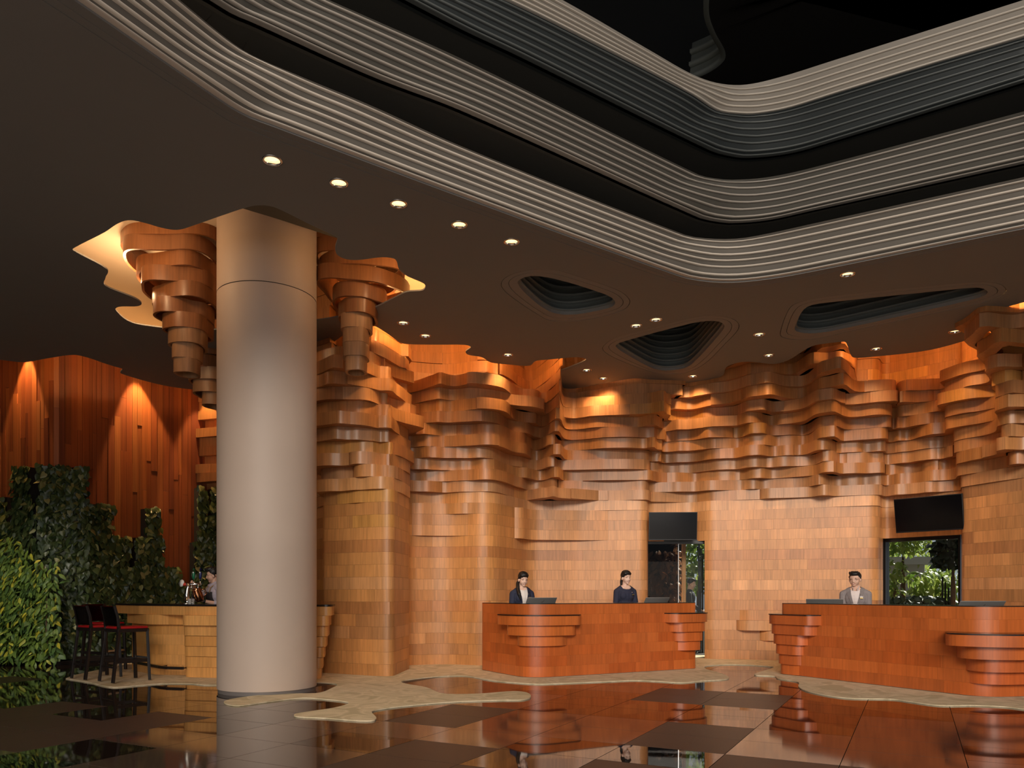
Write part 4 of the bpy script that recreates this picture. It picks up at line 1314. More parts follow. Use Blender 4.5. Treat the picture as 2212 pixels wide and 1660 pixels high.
copy_thing(s1, 'black bar stool with red seat nearest the green wall', (-6.13, 11.33, 0.014), ang + 0.04)
copy_thing(s1, 'black bar stool mostly hidden behind the two others, its red backrest facing the camera', (-6.62, 12.42, 0.014), math.atan2(-0.35, 0.8) - PI / 2)
# ================================================================== PLANTING
def leaf_mesh(name, kind, mat):
    if kind == 'heart':      # unit leaf: base at origin, tip towards -Z, faces -Y
        pts = [(0, 0, 0), (-0.30, -0.02, 0.10), (-0.46, 0.03, -0.12), (-0.40, 0.06, -0.42), (-0.17, 0.05, -0.78), (0, 0.03, -1.0),
               (0.17, 0.05, -0.78), (0.40, 0.06, -0.42), (0.46, 0.03, -0.12), (0.30, -0.02, 0.10), (0, -0.06, -0.45)]
        f = [(0, 1, 2, 10), (10, 2, 3), (10, 3, 4), (10, 4, 5), (10, 5, 6), (10, 6, 7), (10, 7, 8), (0, 10, 8, 9)]
    else:                    # lance leaf, arching
        pts = [(0, 0, 0), (-0.15, 0.0, -0.22), (-0.19, -0.02, -0.5), (-0.10, 0.06, -0.8), (0, 0.16, -1.0), (0.10, 0.06, -0.8), (0.19, -0.02, -0.5), (0.15, 0.0, -0.22), (0, -0.07, -0.3), (0, -0.05, -0.62)]
        f = [(0, 1, 8), (1, 2, 9, 8), (2, 3, 9), (3, 4, 9), (9, 4, 5), (9, 5, 6), (8, 9, 6, 7), (0, 8, 7)]
    me = bpy.data.meshes.new(name)
    me.from_pydata(pts, [], f)
    me.materials.append(mat)
    for p in me.polygons: p.use_smooth = True
    return me, pts, f
LM = {}
for nm, kd, mt in (('vine', 'heart', 'vine'), ('vine_pale', 'heart', 'vine_pale'), ('bush', 'lance', 'bush'), ('bush_yellow', 'lance', 'bush_yellow'), ('garden', 'lance', 'garden'), ('garden_dark', 'heart', 'garden_dark'), ('palm_dry', 'lance', 'palm_dry'), ('bush_heart', 'heart', 'bush')):
    LM[nm] = leaf_mesh('leaf', kd, M[mt])

def leaf_matrix(p, nrm, size, rn, droop=0.5, roll=0.5):
    """leaf hanging at p, facing nrm"""
    n = Vector(nrm) + Vector((rn.gauss(0, roll), rn.gauss(0, roll), rn.gauss(0.25, roll * 0.7)))
    n.normalize()
    down = Vector((rn.gauss(0, droop), rn.gauss(0, droop), -1.0))
    z = -(down - n * down.dot(n)); z.normalize()
    y = -n
    x = y.cross(z); x.normalize()
    m = Matrix((x, y, z)).transposed().to_4x4()
    return Matrix.Translation(p) @ m @ Matrix.Diagonal((size, size, size, 1))

def plant_leaves(parent, items, n_parts, stuff_name):
    """items: (matrix, kind, priority); the first n_parts become single leaf parts, the rest one mass per kind"""
    items = sorted(items, key=lambda a: -a[2])
    for m, kd, _ in items[:n_parts]:
        o = bpy.data.objects.new('leaf', LM[kd][0])
        o.matrix_local = m
        link(o, parent)
    rest = {}
    for m, kd, _ in items[n_parts:]: rest.setdefault(kd, []).append(m)
    for kd, ms in rest.items():
        me0, pts, fs = LM[kd]
        V, Fc = [], []
        P3 = [Vector(p) for p in pts]
        for m in ms:
            b_ = len(V)
            V += [m @ p for p in P3]
            Fc += [tuple(i + b_ for i in f) for f in fs]
        o = mesh_from(stuff_name, V, Fc, me0.materials[0], parent, True)
        o['kind'] = 'stuff'

# ---------------- living wall in front of the plank wall
def pw_d(u):
    for (a, da), (b_, db) in zip(pl_px[:-1], pl_px[1:]):
        if a <= u <= b_: return da + (db - da) * (u - a) / (b_ - a)
    return pl_px[-1][1]
def gw_point(u, fwd=0.38):
    d = pw_d(u) - fwd
    return Vector((pxX(u, d), d, 0))
gw = thing('living_wall', 'living wall of dark green climbing leaves stepping up against the red plank wall', 'green wall')
grn = random.Random(77)
PAN = [(-60, 15, 1078), (15, 38, 1130), (38, 64, 1012), (64, 78, 1078), (78, 88, 1165), (88, 185, 1006), (185, 237, 1088), (237, 272, 1160), (272, 293, 1228), (293, 317, 1162), (317, 341, 1099), (341, 350, 1165), (350, 385, 1228), (385, 421, 1262), (421, 430, 1172), (430, 442, 1053), (442, 458, 1115), (458, 500, 1056)]
vitems = []
for (u0, u1, yt) in PAN:
    a, b_ = gw_point(u0), gw_point(u1)
    zt = H + (HY - yt) / F * a.y
    tt = (b_ - a).normalized(); nn = Vector((tt.y, -tt.x, 0))
    band('backing_panel', [a, b_], 0.08, zt, 0.26, M['dark'], gw, smooth=False)
    wd = (b_ - a).length
    area = wd * zt
    for _ in range(int(area * 620) + 4):
        t = grn.uniform(-0.04, 1.04) if wd > 0.2 else grn.uniform(-0.12, 1.12)
        z = 0.12 + (zt - 0.10) * grn.random()
        p = a.lerp(b_, t) + nn * grn.uniform(0.01, 0.13)
        p.z = z
        near_top = 1 if zt - z < 0.5 else 0
        uu = CX + F * p.x / p.y
        pale = grn.random() < (0.15 if near_top else 0.10 if uu > 180 else 0.05)
        sz = grn.uniform(0.085, 0.15)
        fw = (p - a).dot(nn)
        vitems.append((leaf_matrix(p, nn, sz, grn, 0.35, 0.38), 'vine_pale' if pale else 'vine', fw * 3 + sz * 4 + (0.25 if pale else 0)))
plant_leaves(gw, vitems, 280, 'climbing_leaves')
kb = [gw_point(u, 0.62) for u in (-160, -20, 60, 112, 124, 200, 285, 330)]
band('planter_edge', [Vector((p.x, p.y)) for p in kb], 0.0, 0.07, 0.5, M['black'], gw, smooth=False)

bush = thing('leafy_shrub', 'bright yellow-green leafy shrub growing at the foot of the living wall', 'shrub')
bitems = []
for _ in range(3400):
    u = grn.uniform(-70, 128)
    ymax = 1160 + 60 * sstep(40, 130, u) + grn.uniform(-10, 60)
    a = gw_point(u)
    top = H + (HY - ymax) / F * a.y
    z = grn.uniform(0.04, 1.0) ** 0.9 * top
    prof = 0.16 + 0.44 * (1 - z / 2.3) * (1 - sstep(60, 132, u) * 0.75)
    aa, bb = gw_point(u - 6), gw_point(u + 6)
    tt = (bb - aa).normalized(); nn = Vector((tt.y, -tt.x, 0))
    dep = prof * (1 - grn.random() ** 2 * 0.5)
    p = a + nn * dep
    p.z = max(z, 0.05)
    yl = grn.random() < (0.07 + 0.09 * (z / 2))
    sz = grn.uniform(0.11, 0.19)
    low = p.z < 0.9
    kd = 'bush_yellow' if yl else ('bush_heart' if low and grn.random() < 0.45 else 'bush')
    bitems.append((leaf_matrix(p, nn + Vector((0, 0, 0.35)), sz * (0.75 if kd == 'bush_heart' else 1), grn, 0.55, 0.42), kd, dep * 2 + sz * 3))
plant_leaves(bush, bitems, 290, 'inner_leaves')
for k in range(9):
    u = grn.uniform(-50, 115)
    a = gw_point(u)
    bm = bmesh.new()
    tube(bm, [a + Vector((0.1, -0.2, 0.0)), a + Vector((0.1, -0.3, 0.6)), a + Vector((0.05, -0.2, 1.4))], [0.012, 0.009, 0.005], 6)
    bm_obj('stem', bm, M['trunk'], bush)

# ---------------- garden behind the two glazed openings
ground = mesh_from('garden_ground', [(-2, 15.3, 0.0), (15, 15.3, 0.0), (15, 26, 0.0), (-2, 26, 0.0)], [(0, 1, 2, 3)], M['soil'])
tag(ground, kind='structure')
def garden_plant(name, label, cat, u, d, z0, z1, wpx, n, kd, size, trunk=None, seed=1, roll=0.6, branches=0):
    t_ = thing(name, label, cat)
    r_ = random.Random(seed)
    c = Vector((pxX(u, d), d, 0)); rw = wpx / F * d / 2
    items = []
    for _ in range(n):
        a = r_.uniform(0, 2 * PI); q = r_.random() ** 0.5
        p = Vector((c.x + rw * q * math.cos(a), c.y + 0.5 * rw * q * math.sin(a), r_.uniform(z0, z1)))
        items.append((leaf_matrix(p, (r_.gauss(0, 0.7), -0.8, 0.5), size * r_.uniform(0.7, 1.3), r_, 0.8, roll), kd, -p.y))
    plant_leaves(t_, items, 60, 'foliage')
    if trunk:
        bm = bmesh.new()
        tube(bm, [(c.x, c.y, 0), (c.x + 0.03, c.y, (z0 + z1) * 0.3), (c.x + 0.02, c.y, (z0 + z1) * 0.55)], [trunk * 1.15, trunk, trunk * 0.85], 10)
        bm_obj('trunk', bm, M['trunk'], t_, True)
    for k in range(branches):
        a = r_.uniform(0, 2 * PI)
        bm = bmesh.new()
        tube(bm, [(c.x, c.y, z0 * 0.5), (c.x + rw * 0.3 * math.cos(a), c.y, z0 * 0.9), (c.x + rw * 0.75 * math.cos(a), c.y, (z0 + z1) / 2)], [0.025, 0.02, 0.012], 6)
        bm_obj('branch', bm, M['trunk'], t_)
    return t_
garden_plant('garden_tree', 'slim brown-trunked tree seen through the window under the tilted television', 'tree', 1948, 17.4, 2.2, 3.0, 130, 430, 'garden', 0.20, 0.055, 1)
garden_plant('garden_tree', 'dark leaved tree hanging over the top corner of the window under the tilted television', 'tree', 2056, 16.1, 1.85, 2.75, 90, 330, 'garden_dark', 0.15, 0.05, 2)
garden_plant('frangipani', 'bright branching frangipani outside the window under the tilted television', 'plant', 2008, 17.3, 1.15, 1.75, 95, 200, 'garden', 0.24, None, 3, 0.6, 6)
garden_plant('garden_shrub', 'sunlit shrub at the trunk outside the window under the tilted television', 'shrub', 1930, 17.0, 1.2, 2.0, 50, 130, 'garden', 0.17, None, 4, 0.6, 3)
garden_plant('garden_shrub', 'low dark planting along the sill outside the window under the tilted television', 'shrub', 1990, 16.3, 0.9, 1.2, 140, 260, 'garden_dark', 0.13, None, 5, 0.6, 0)
garden_plant('hedge', 'tall sunlit hedge at the back of the garden', 'hedge', 1975, 21.5, 0.4, 2.7, 420, 1800, 'garden', 0.26, None, 6, 0.6, 0)
garden_plant('garden_tree', 'bright green tree beyond the doorway glass under the level television', 'tree', 1507, 18.0, 1.3, 3.0, 110, 620, 'garden', 0.21, 0.05, 7)
garden_plant('dry_palm', 'brown palm with narrow leaves behind the dark doorway glass', 'palm', 1430, 15.75, 0.9, 2.15, 50, 300, 'palm_dry', 0.20, 0.04, 8, 0.9)
garden_plant('dry_palm', 'narrow brown palm beside the steel strip behind the doorway glass', 'palm', 1462, 15.8, 0.7, 2.3, 12, 120, 'palm_dry', 0.17, 0.03, 9, 0.9)
pav = thing('garden_pavilion', 'small white roofed building far off in the garden', 'building')
bm = bmesh.new(); box(bm, (pxX(1955, 20), 20.3, 2.12), (1.5, 0.7, 0.2)); bm_obj('roof', bm, M['awning'], pav)
bm = bmesh.new(); box(bm, (pxX(1955, 20), 20.4, 1.0), (1.3, 0.3, 2.1)); bm_obj('wall', bm, M['awning'], pav)
for nm, us, d, zt, lab in (('bamboo_fence', [1510, 1514, 1518, 1523, 1527], 16.3, 2.35, 'dark upright bamboo poles outside the doorway glass'), ('pole_fence', [2036, 2042, 2049, 2056], 16.2, 1.62, 'short row of dark upright poles at the edge of the window')):
    t_ = thing(nm, lab, 'fence')
    for q, u in enumerate(us):
        bm = bmesh.new(); lathe(bm, [(0.018, 0), (0.018, zt - 0.12 * (q % 3))], (pxX(u, d), d, 0), 8)
        bm_obj('pole', bm, M['frame'], t_)
    bm = bmesh.new(); bar(bm, (pxX(us[0], d), d + .03, zt * 0.55), (pxX(us[-1], d), d + .03, zt * 0.55), 0.02); bm_obj('rail', bm, M['frame'], t_)
scr = mesh_from('garden_screen', [(pxX(1392, 16.1), 16.1, 0), (pxX(1478, 16.1), 16.1, 0), (pxX(1478, 16.1), 16.1, 2.7), (pxX(1392, 16.1), 16.1, 2.7)], [(0, 1, 2, 3)], M['dark'])
scr.modifiers.new('s', 'SOLIDIFY').thickness = 0.04
tag(scr, 'black lacquered screen standing behind the brown palm', 'screen')
pst = thing('wooden_post', 'upright wooden post lit warm behind the doorway glass', 'post')
bm = bmesh.new(); box(bm, (pxX(1477, 15.6), 15.6, 1.2), (0.075, 0.06, 2.4)); bm_obj('shaft', bm, M['wood'], pst, color=PAL['amber'])

light('palm_fill', 'SPOT', (pxX(1436, 15.5), 15.55, 0.25), 160, (1.0, 0.66, 0.40), (R(172), 0, 0), spot_size=R(60), spot_blend=0.6, shadow_soft_size=0.05)  # added fill lamp that brightens the brown palm behind the dark glass
# ---------------- the glazed openings
def window(n, p0, p1, head, jl, hd, sill, mat_pane, splits):
    w = tag(empty('window_%d' % n), kind='structure')
    a, b_ = Vector(p0), Vector(p1)
    t = (b_ - a).normalized(); L = (b_ - a).length
    nn = Vector((t.y, -t.x))
    rot = Matrix(((t.x, nn.x, 0), (t.y, nn.y, 0), (0, 0, 1)))
    def bx(nm, s0, s1, z0, z1, th, mat, off=0.0):
        c = a + t * ((s0 + s1) / 2) + nn * off
        bm = bmesh.new(); box(bm, (c.x, c.y, (z0 + z1) / 2), (s1 - s0, th, z1 - z0), rot); return bm_obj(nm, bm, mat, w)
    bx('frame_jamb', 0, jl, 0, head, 0.16, M['frame']); bx('frame_jamb', L - 0.035, L, 0, head, 0.16, M['frame'])
    bx('frame_head', jl, L - 0.035, head - hd, head, 0.16, M['frame'])
    if sill: bx('frame_sill', jl, L - 0.035, 0, sill, 0.16, M['frame'])
    xs = [jl] + splits + [L - 0.035]
    for q in range(len(xs) - 1):
        bx('pane', xs[q] + 0.002, xs[q + 1] - 0.002, sill, head - hd, 0.012, mat_pane[q])
        if q: bx('mullion', xs[q] - 0.004, xs[q] + 0.004, sill, head - hd, 0.03, M['steel'])
    return w
wp0, wp1 = BS2[n1a] - NSm[n1a] * 0.10, BS2[n1b] - NSm[n1b] * 0.10
window(1, (pxX(1396, 14.98), 14.98), (pxX(1530, 14.86), 14.86), HEAD1 + 0.02, 0.02, 0.07, 0.0, [M['glass_dark'], M['glass']], [0.62])
window(2, (pxX(1907, 14.32), 14.32), (pxX(2078, 13.28), 13.28), HEAD2 + 0.02, 0.085, 0.10, 0.92, [M['glass']], [])

# ================================================================== TELEVISIONS
def television(label, c, yaw, tilt, w, h):
    t_ = thing('television', label, 'television', c)
    t_.rotation_euler = (R(tilt), 0, yaw)
    bm = bmesh.new(); box(bm, (0, 0.03, 0), (w, 0.045, h), None, 0.006); bm_obj('housing', bm, M['tv_body'], t_)
    bm = bmesh.new(); box(bm, (0, 0.0055, 0.006), (w - 0.024, 0.008, h - 0.036)); bm_obj('screen', bm, M['tv_screen'], t_)
    bm = bmesh.new(); box(bm, (0, 0.10, 0.02), (0.30, 0.12, 0.22)); bm_obj('wall_bracket', bm, M['tv_body'], t_)
    bm = bmesh.new(); bar(bm, (0, 0.1, 0.05), (0, 0.34, 0.0), 0.05); bm_obj('bracket_arm', bm, M['tv_body'], t_)
    return t_
television('flat black television hung level above the glazed doorway', (pxX(1454, 14.5), 14.5, H + 143.5 / F * 14.5), R(-2), 6, 0.915, 0.535)
television('flat black television tilted forward above the garden window', (7.13, 13.10, H + (HY - 1110.5) / F * 13.05), math.atan2(-0.755, 0.655), 10, 1.10, 0.60)

# ================================================================== MONITORS ON THE DESKS
def monitor(label, u, d, yaw, w, ztop, logo=True):
    c = Vector((pxX(u, d), d, 0))
    t_ = thing('monitor', label, 'monitor', (c.x, c.y, 0.735), yaw)
    hh = 0.36
    tl = R(38)
    def pt(x, s, off):          # s along the height, tilted backwards (top towards the clerk's far side)
        bow = 0.05 * (1 - (2 * x / w) ** 2)
        y = -math.sin(tl) * (s - hh) - bow * math.cos(tl) - off * math.cos(tl)
        z = (ztop - 0.735) + math.cos(tl) * (s - hh) - bow * 0.0 + off * math.sin(tl)
        return (x, -y * -1, z)
    nx = 12
    def shell(s0, s1, o0, o1, wf=1.0):
        v, f = [], []
        for o_ in (o0, o1):
            for s in (s0, s1):
                for k in range(nx + 1):
                    x = (-0.5 + k / nx) * w * wf
                    v.append(pt(x, s, o_))
        n = nx + 1
        for k in range(nx):
            f += [(k, k + 1, n + k + 1, n + k), (2 * n + k + 1, 2 * n + k, 3 * n + k, 3 * n + k + 1), (k + 1, k, 2 * n + k, 2 * n + k + 1), (n + k, n + k + 1, 3 * n + k + 1, 3 * n + k)]
        f += [(0, n, 3 * n, 2 * n), (nx, 2 * n + nx, 3 * n + nx, n + nx)]
        return v, f
    v, f = shell(0, hh, 0.0, 0.022); mesh_from('rear_shell', v, f, M['monitor'], t_, False)
    v, f = shell(0.01, hh - 0.01, -0.003, -0.0005, 0.97); mesh_from('screen', v, f, M['tv_screen'], t_)
    v, f = shell(hh + 0.001, hh + 0.010, -0.002, 0.020, 1.0); mesh_from('top_edge', v, f, M['monitor_edge'], t_)
    if logo:
        bm = bmesh.new()
        a, b_ = Vector(pt(0.0, hh - 0.085, 0.026)), Vector(pt(0.022, hh - 0.05, 0.026))
        bar(bm, a, b_, 0.007, 0.003); bar(bm, a, a + Vector((-0.016, 0, 0.0)), 0.007, 0.003)
        bm_obj('rear_mark', bm, M['black'], t_)
    m = Vector(pt(0, hh * 0.45, 0.0))
    bm = bmesh.new(); bar(bm, m, (0, m.y + 0.02, 0.0), 0.05, 0.025); bm_obj('stand', bm, M['monitor'], t_)
    bm = bmesh.new(); box(bm, (0, m.y + 0.02, 0.006), (0.26, 0.2, 0.012), None, 0.004); bm_obj('foot', bm, M['monitor'], t_)
    return t_
# inner work counters that carry the monitors
def inner_counter(parent, P, a, b_, d0, d1, z=0.72):
    N = normals2(P)
    q = [P[i] - N[i] * d0 for i in range(a, b_, 3)]
    r_ = [P[i] - N[i] * d1 for i in range(a, b_, 3)]
    flat_poly('work_counter', [q + r_[::-1]], z - 0.015, z + 0.014, M['blackwood'], parent)
inner_counter(dl, PL, ic + 14, len(PL) - 16, 0.06, 0.44)
inner_counter(dr, PR, 20, idx_px(PR, 2110, 20), 0.06, 0.44)
inner_counter(dr, PR, idx_px(PR, 2130, 20) + 6, len(PR) - 6, 0.06, 0.44)
monitor('grey curved monitor in front of the woman in the navy blazer', 1171, 11.75, 0.42, 0.50, 1.185)
monitor('grey curved monitor beside the woman in the navy dress', 1420, 12.72, 0.42, 0.47, 1.18, False)
monitor('grey curved monitor in front of the man in the grey blazer', 1781, 11.55, -0.42, 0.52, 1.165, False)
monitor('grey curved monitor on the far end of the long desk', 2122, 9.75, 0.05, 0.60, 1.155)

# ================================================================== THINGS ON THE BAR
BT = 1.104
bd = 11.75
tw = thing('beer_tower', 'polished steel beer tower with green and navy tap handles on the black bar top', 'beer tap', (pxX(403, bd), bd, BT))
def X0(u): return pxX(u, bd) - pxX(403, bd)
def Z0(y): return H + (HY - y) / F * bd - BT
bm = bmesh.new(); tube(bm, [(0, 0, 0), (0, 0, 0.05), (0.005, 0, 0.14), (0.02, 0, 0.24), (0.035, 0, 0.315)], [0.058, 0.052, 0.040, 0.034, 0.038], 20); bm_obj('tower_column', bm, M['steel'], tw, True)
bm = bmesh.new(); lathe(bm, [(0.075, 0), (0.07, 0.012), (0.058, 0.018)], (0, 0, 0), 24); bm_obj('base_flange', bm, M['steel'], tw, True)
bm = bmesh.new(); tube(bm, [(X0(394), 0, 0.312), (0.0, 0, 0.305), (0.08, 0, 0.305), (0.22, 0, 0.310)], 0.020, 12); bm_obj('tap_arm', bm, M['chrome'], tw, True)
for q, (ox, mt) in enumerate(((0.108, 'tap_green'), (0.210, 'tap_navy'))):
    if q == 0:
        M['tap_green'] = simple('tap_green', (0.01, 0.16, 0.075), 0.3); M['tap_navy'] = simple('tap_navy', (0.012, 0.02, 0.12), 0.3); M['white'] = simple('white_enamel', (0.8, 0.8, 0.78), 0.3); M['red_enamel'] = simple('red_enamel', (0.6, 0.05, 0.03), 0.3)
    yy = 0.0 if q < 2 else 0.05
    bm = bmesh.new(); tube(bm, [(ox, yy, 0.31), (ox, yy, 0.36)], 0.010, 8); bm_obj('tap_stem', bm, M['chrome'], tw, True)
    bm = bmesh.new(); tube(bm, [(ox, yy, 0.36), (ox, yy, 0.40), (ox + .004, yy, 0.48), (ox + .004, yy, 0.53), (ox + .004, yy, 0.552)], [0.012, 0.019, 0.022, 0.017, 0.006], 12); hd_ = bm_obj('tap_handle', bm, M[mt if q < 2 else 'tap_navy'], tw, True)
    bm = bmesh.new(); lathe(bm, [(0.001, 0), (0.011, 0.001), (0.011, 0.003)], (0, 0, 0), 12)
    bmesh.ops.rotate(bm, cent=(0, 0, 0), matrix=Matrix.Rotation(R(90), 3, 'X'), verts=bm.verts); bmesh.ops.translate(bm, vec=(ox + .004, yy - 0.022, 0.485), verts=bm.verts)
    bm_obj('handle_badge', bm, M['white'], hd_, True)
    bm = bmesh.new(); tube(bm, [(ox, yy - 0.01, 0.30), (ox, yy - 0.07, 0.29), (ox, yy - 0.085, 0.23)], 0.011, 10); bm_obj('tap_spout', bm, M['chrome'], tw, True)
bm = bmesh.new(); lathe(bm, [(0.001, -0.012), (0.055, -0.010), (0.055, 0.008), (0.001, 0.012)], (0, 0, 0), 28)
bmesh.ops.rotate(bm, cent=(0, 0, 0), matrix=Matrix.Rotation(R(78), 3, 'X') @ Matrix.Rotation(R(-35), 3, 'Y'), verts=bm.verts); bmesh.ops.translate(bm, vec=(X0(392.5), 0.0, Z0(1260.5)), verts=bm.verts)
bm_obj('round_badge', bm, M['white'], tw, True)
bm = bmesh.new(); ell(bm, (X0(399), -0.01, Z0(1263)), (0.028, 0.03, 0.026)); bm_obj('red_knob', bm, M['red_enamel'], tw, True)

M['tumbler'] = glass('tumbler_glass', (0.90, 0.92, 0.92), 0.02)
_t = M['tumbler'].node_tree
_ms = [n for n in _t.nodes if n.type == 'MIX_SHADER'][0]
_df = _t.nodes.new('ShaderNodeBsdfTranslucent'); _df.inputs['Color'].default_value = (0.9, 0.9, 0.9, 1)
_d2 = _t.nodes.new('ShaderNodeBsdfDiffuse'); _d2.inputs['Color'].default_value = (0.85, 0.85, 0.85, 1)
_m2 = _t.nodes.new('ShaderNodeMixShader'); _m2.inputs['Fac'].default_value = 0.22  # white diffuse share imitates highlights on the glass
_t.links.new(_ms.outputs[0], _m2.inputs[1]); _t.links.new(_d2.outputs[0], _m2.inputs[2])
_t.links.new(_m2.outputs[0], _t.nodes['Material Output'].inputs['Surface'])
def tumbler(u, d, label):
    t_ = thing('tumbler', label, 'glass', (pxX(u, d), d, BT)); t_['group'] = 'clear tumblers on the bar'
    bm = bmesh.new()
    lathe(bm, [(0.026, 0.0), (0.034, 0.085), (0.032, 0.085), (0.024, 0.008)], n=20, cap=False)
    bm_obj('bowl', bm, M['tumbler'], t_, True)
tumbler(410, 11.55, 'clear tumbler standing next to the beer tower foot')
tumbler(416, 11.60, 'clear tumbler standing closer to the copper pitcher')
M['copper'] = simple('copper', (0.62, 0.30, 0.15), 0.2, metal=1.0)
M['beer'] = simple('amber_liquid', (0.35, 0.14, 0.03), 0.15)
# ================================================================== PEOPLE
M['skin_a'] = simple('skin_light', (0.74, 0.49, 0.38), 0.5)
M['skin_b'] = simple('skin_warm', (0.68, 0.42, 0.31), 0.5)
M['hair'] = simple('black_hair', (0.008, 0.007, 0.007), 0.52)
M['lips'] = simple('lips', (0.42, 0.10, 0.09), 0.4)
M['eye'] = simple('eye_dark', (0.012, 0.010, 0.010), 0.25)
M['brow'] = simple('brow', (0.03, 0.02, 0.017), 0.8)
M['teeth'] = simple('teeth', (0.75, 0.70, 0.65), 0.4)
M['navy'] = simple('navy_cloth', (0.022, 0.027, 0.058), 0.85, noise=0.15, nscale=60)
M['navy2'] = simple('navy_dress_cloth', (0.020, 0.023, 0.050), 0.85, noise=0.15, nscale=60)
M['grey'] = simple('grey_suiting', (0.27, 0.235, 0.235), 0.9, noise=0.2, nscale=90)
M['lapel'] = simple('grey_lapel', (0.23, 0.20, 0.20), 0.9, noise=0.2, nscale=90)
M['navy_lapel'] = simple('navy_lapel', (0.014, 0.017, 0.040), 0.85)
M['blouse'] = simple('white_blouse', (0.80, 0.74, 0.70), 0.8)
M['shirt'] = simple('pale_pink_shirt', (0.78, 0.68, 0.66), 0.8)
M['lilac'] = simple('lilac_shirt', (0.46, 0.42, 0.50), 0.85)
M['apron'] = simple('dark_apron', (0.035, 0.032, 0.036), 0.8)
M['strap'] = simple('tan_strap', (0.35, 0.24, 0.14), 0.7)
M['trouser'] = simple('dark_trousers', (0.02, 0.02, 0.026), 0.85)
M['shoe'] = simple('shoe_leather', (0.012, 0.011, 0.011), 0.35)
M['gold'] = simple('gold_badge', (0.75, 0.52, 0.18), 0.3, metal=1.0)
M['wire'] = simple('spectacle_wire', (0.55, 0.42, 0.34), 0.3, metal=1.0)

def remesh(bm, voxel, ratio=1.0, smooth_it=2):
    me = bpy.data.meshes.new('tmp'); bm.to_mesh(me); bm.free()
    o = bpy.data.objects.new('tmp', me); COL.objects.link(o)
    md = o.modifiers.new('r', 'REMESH'); md.mode = 'VOXEL'; md.voxel_size = voxel
    if smooth_it:
        sm = o.modifiers.new('s', 'SMOOTH'); sm.factor = 0.5; sm.iterations = smooth_it
    if ratio < 1:
        dc = o.modifiers.new('d', 'DECIMATE'); dc.ratio = ratio
    dg = bpy.context.evaluated_depsgraph_get(); dg.update()
    out = bpy.data.meshes.new_from_object(o.evaluated_get(dg))
    bpy.data.objects.remove(o); bpy.data.meshes.remove(me)
    for p in out.polygons: p.use_smooth = True
    return out
def put(name, me, mat, parent):
    me.name = name; me.materials.clear(); me.materials.append(mat)
    o = bpy.data.objects.new(name, me)
    return link(o, parent)
def relax(bm, it=8):
    for _ in range(it):
        nw = {}
        for v in bm.verts:
            nb = [e.other_vert(v) for e in v.link_edges if e.is_boundary]
            if len(nb) == 2: nw[v] = (v.co * 2 + nb[0].co + nb[1].co) / 4
        for v, c in nw.items(): v.co = c
def off_panel(src, pred, dist, name, mat, parent):
    """a layer lifted off another garment where pred(centre, normal) holds"""
    vs_, fs, mp = [], [], {}
    for p in src.polygons:
        if pred(p.center, p.normal):
            q = []
            for i in p.vertices:
                if i not in mp:
                    mp[i] = len(vs_); v = src.vertices[i]; vs_.append(v.co + v.normal * dist)
                q.append(mp[i])
            fs.append(tuple(q))
    if not fs: return None
    o = mesh_from(name, vs_, fs, mat, parent, True)
    bm = bmesh.new(); bm.from_mesh(o.data); relax(bm); bm.to_mesh(o.data); bm.free()
    for p in o.data.polygons: p.use_smooth = True
    return o

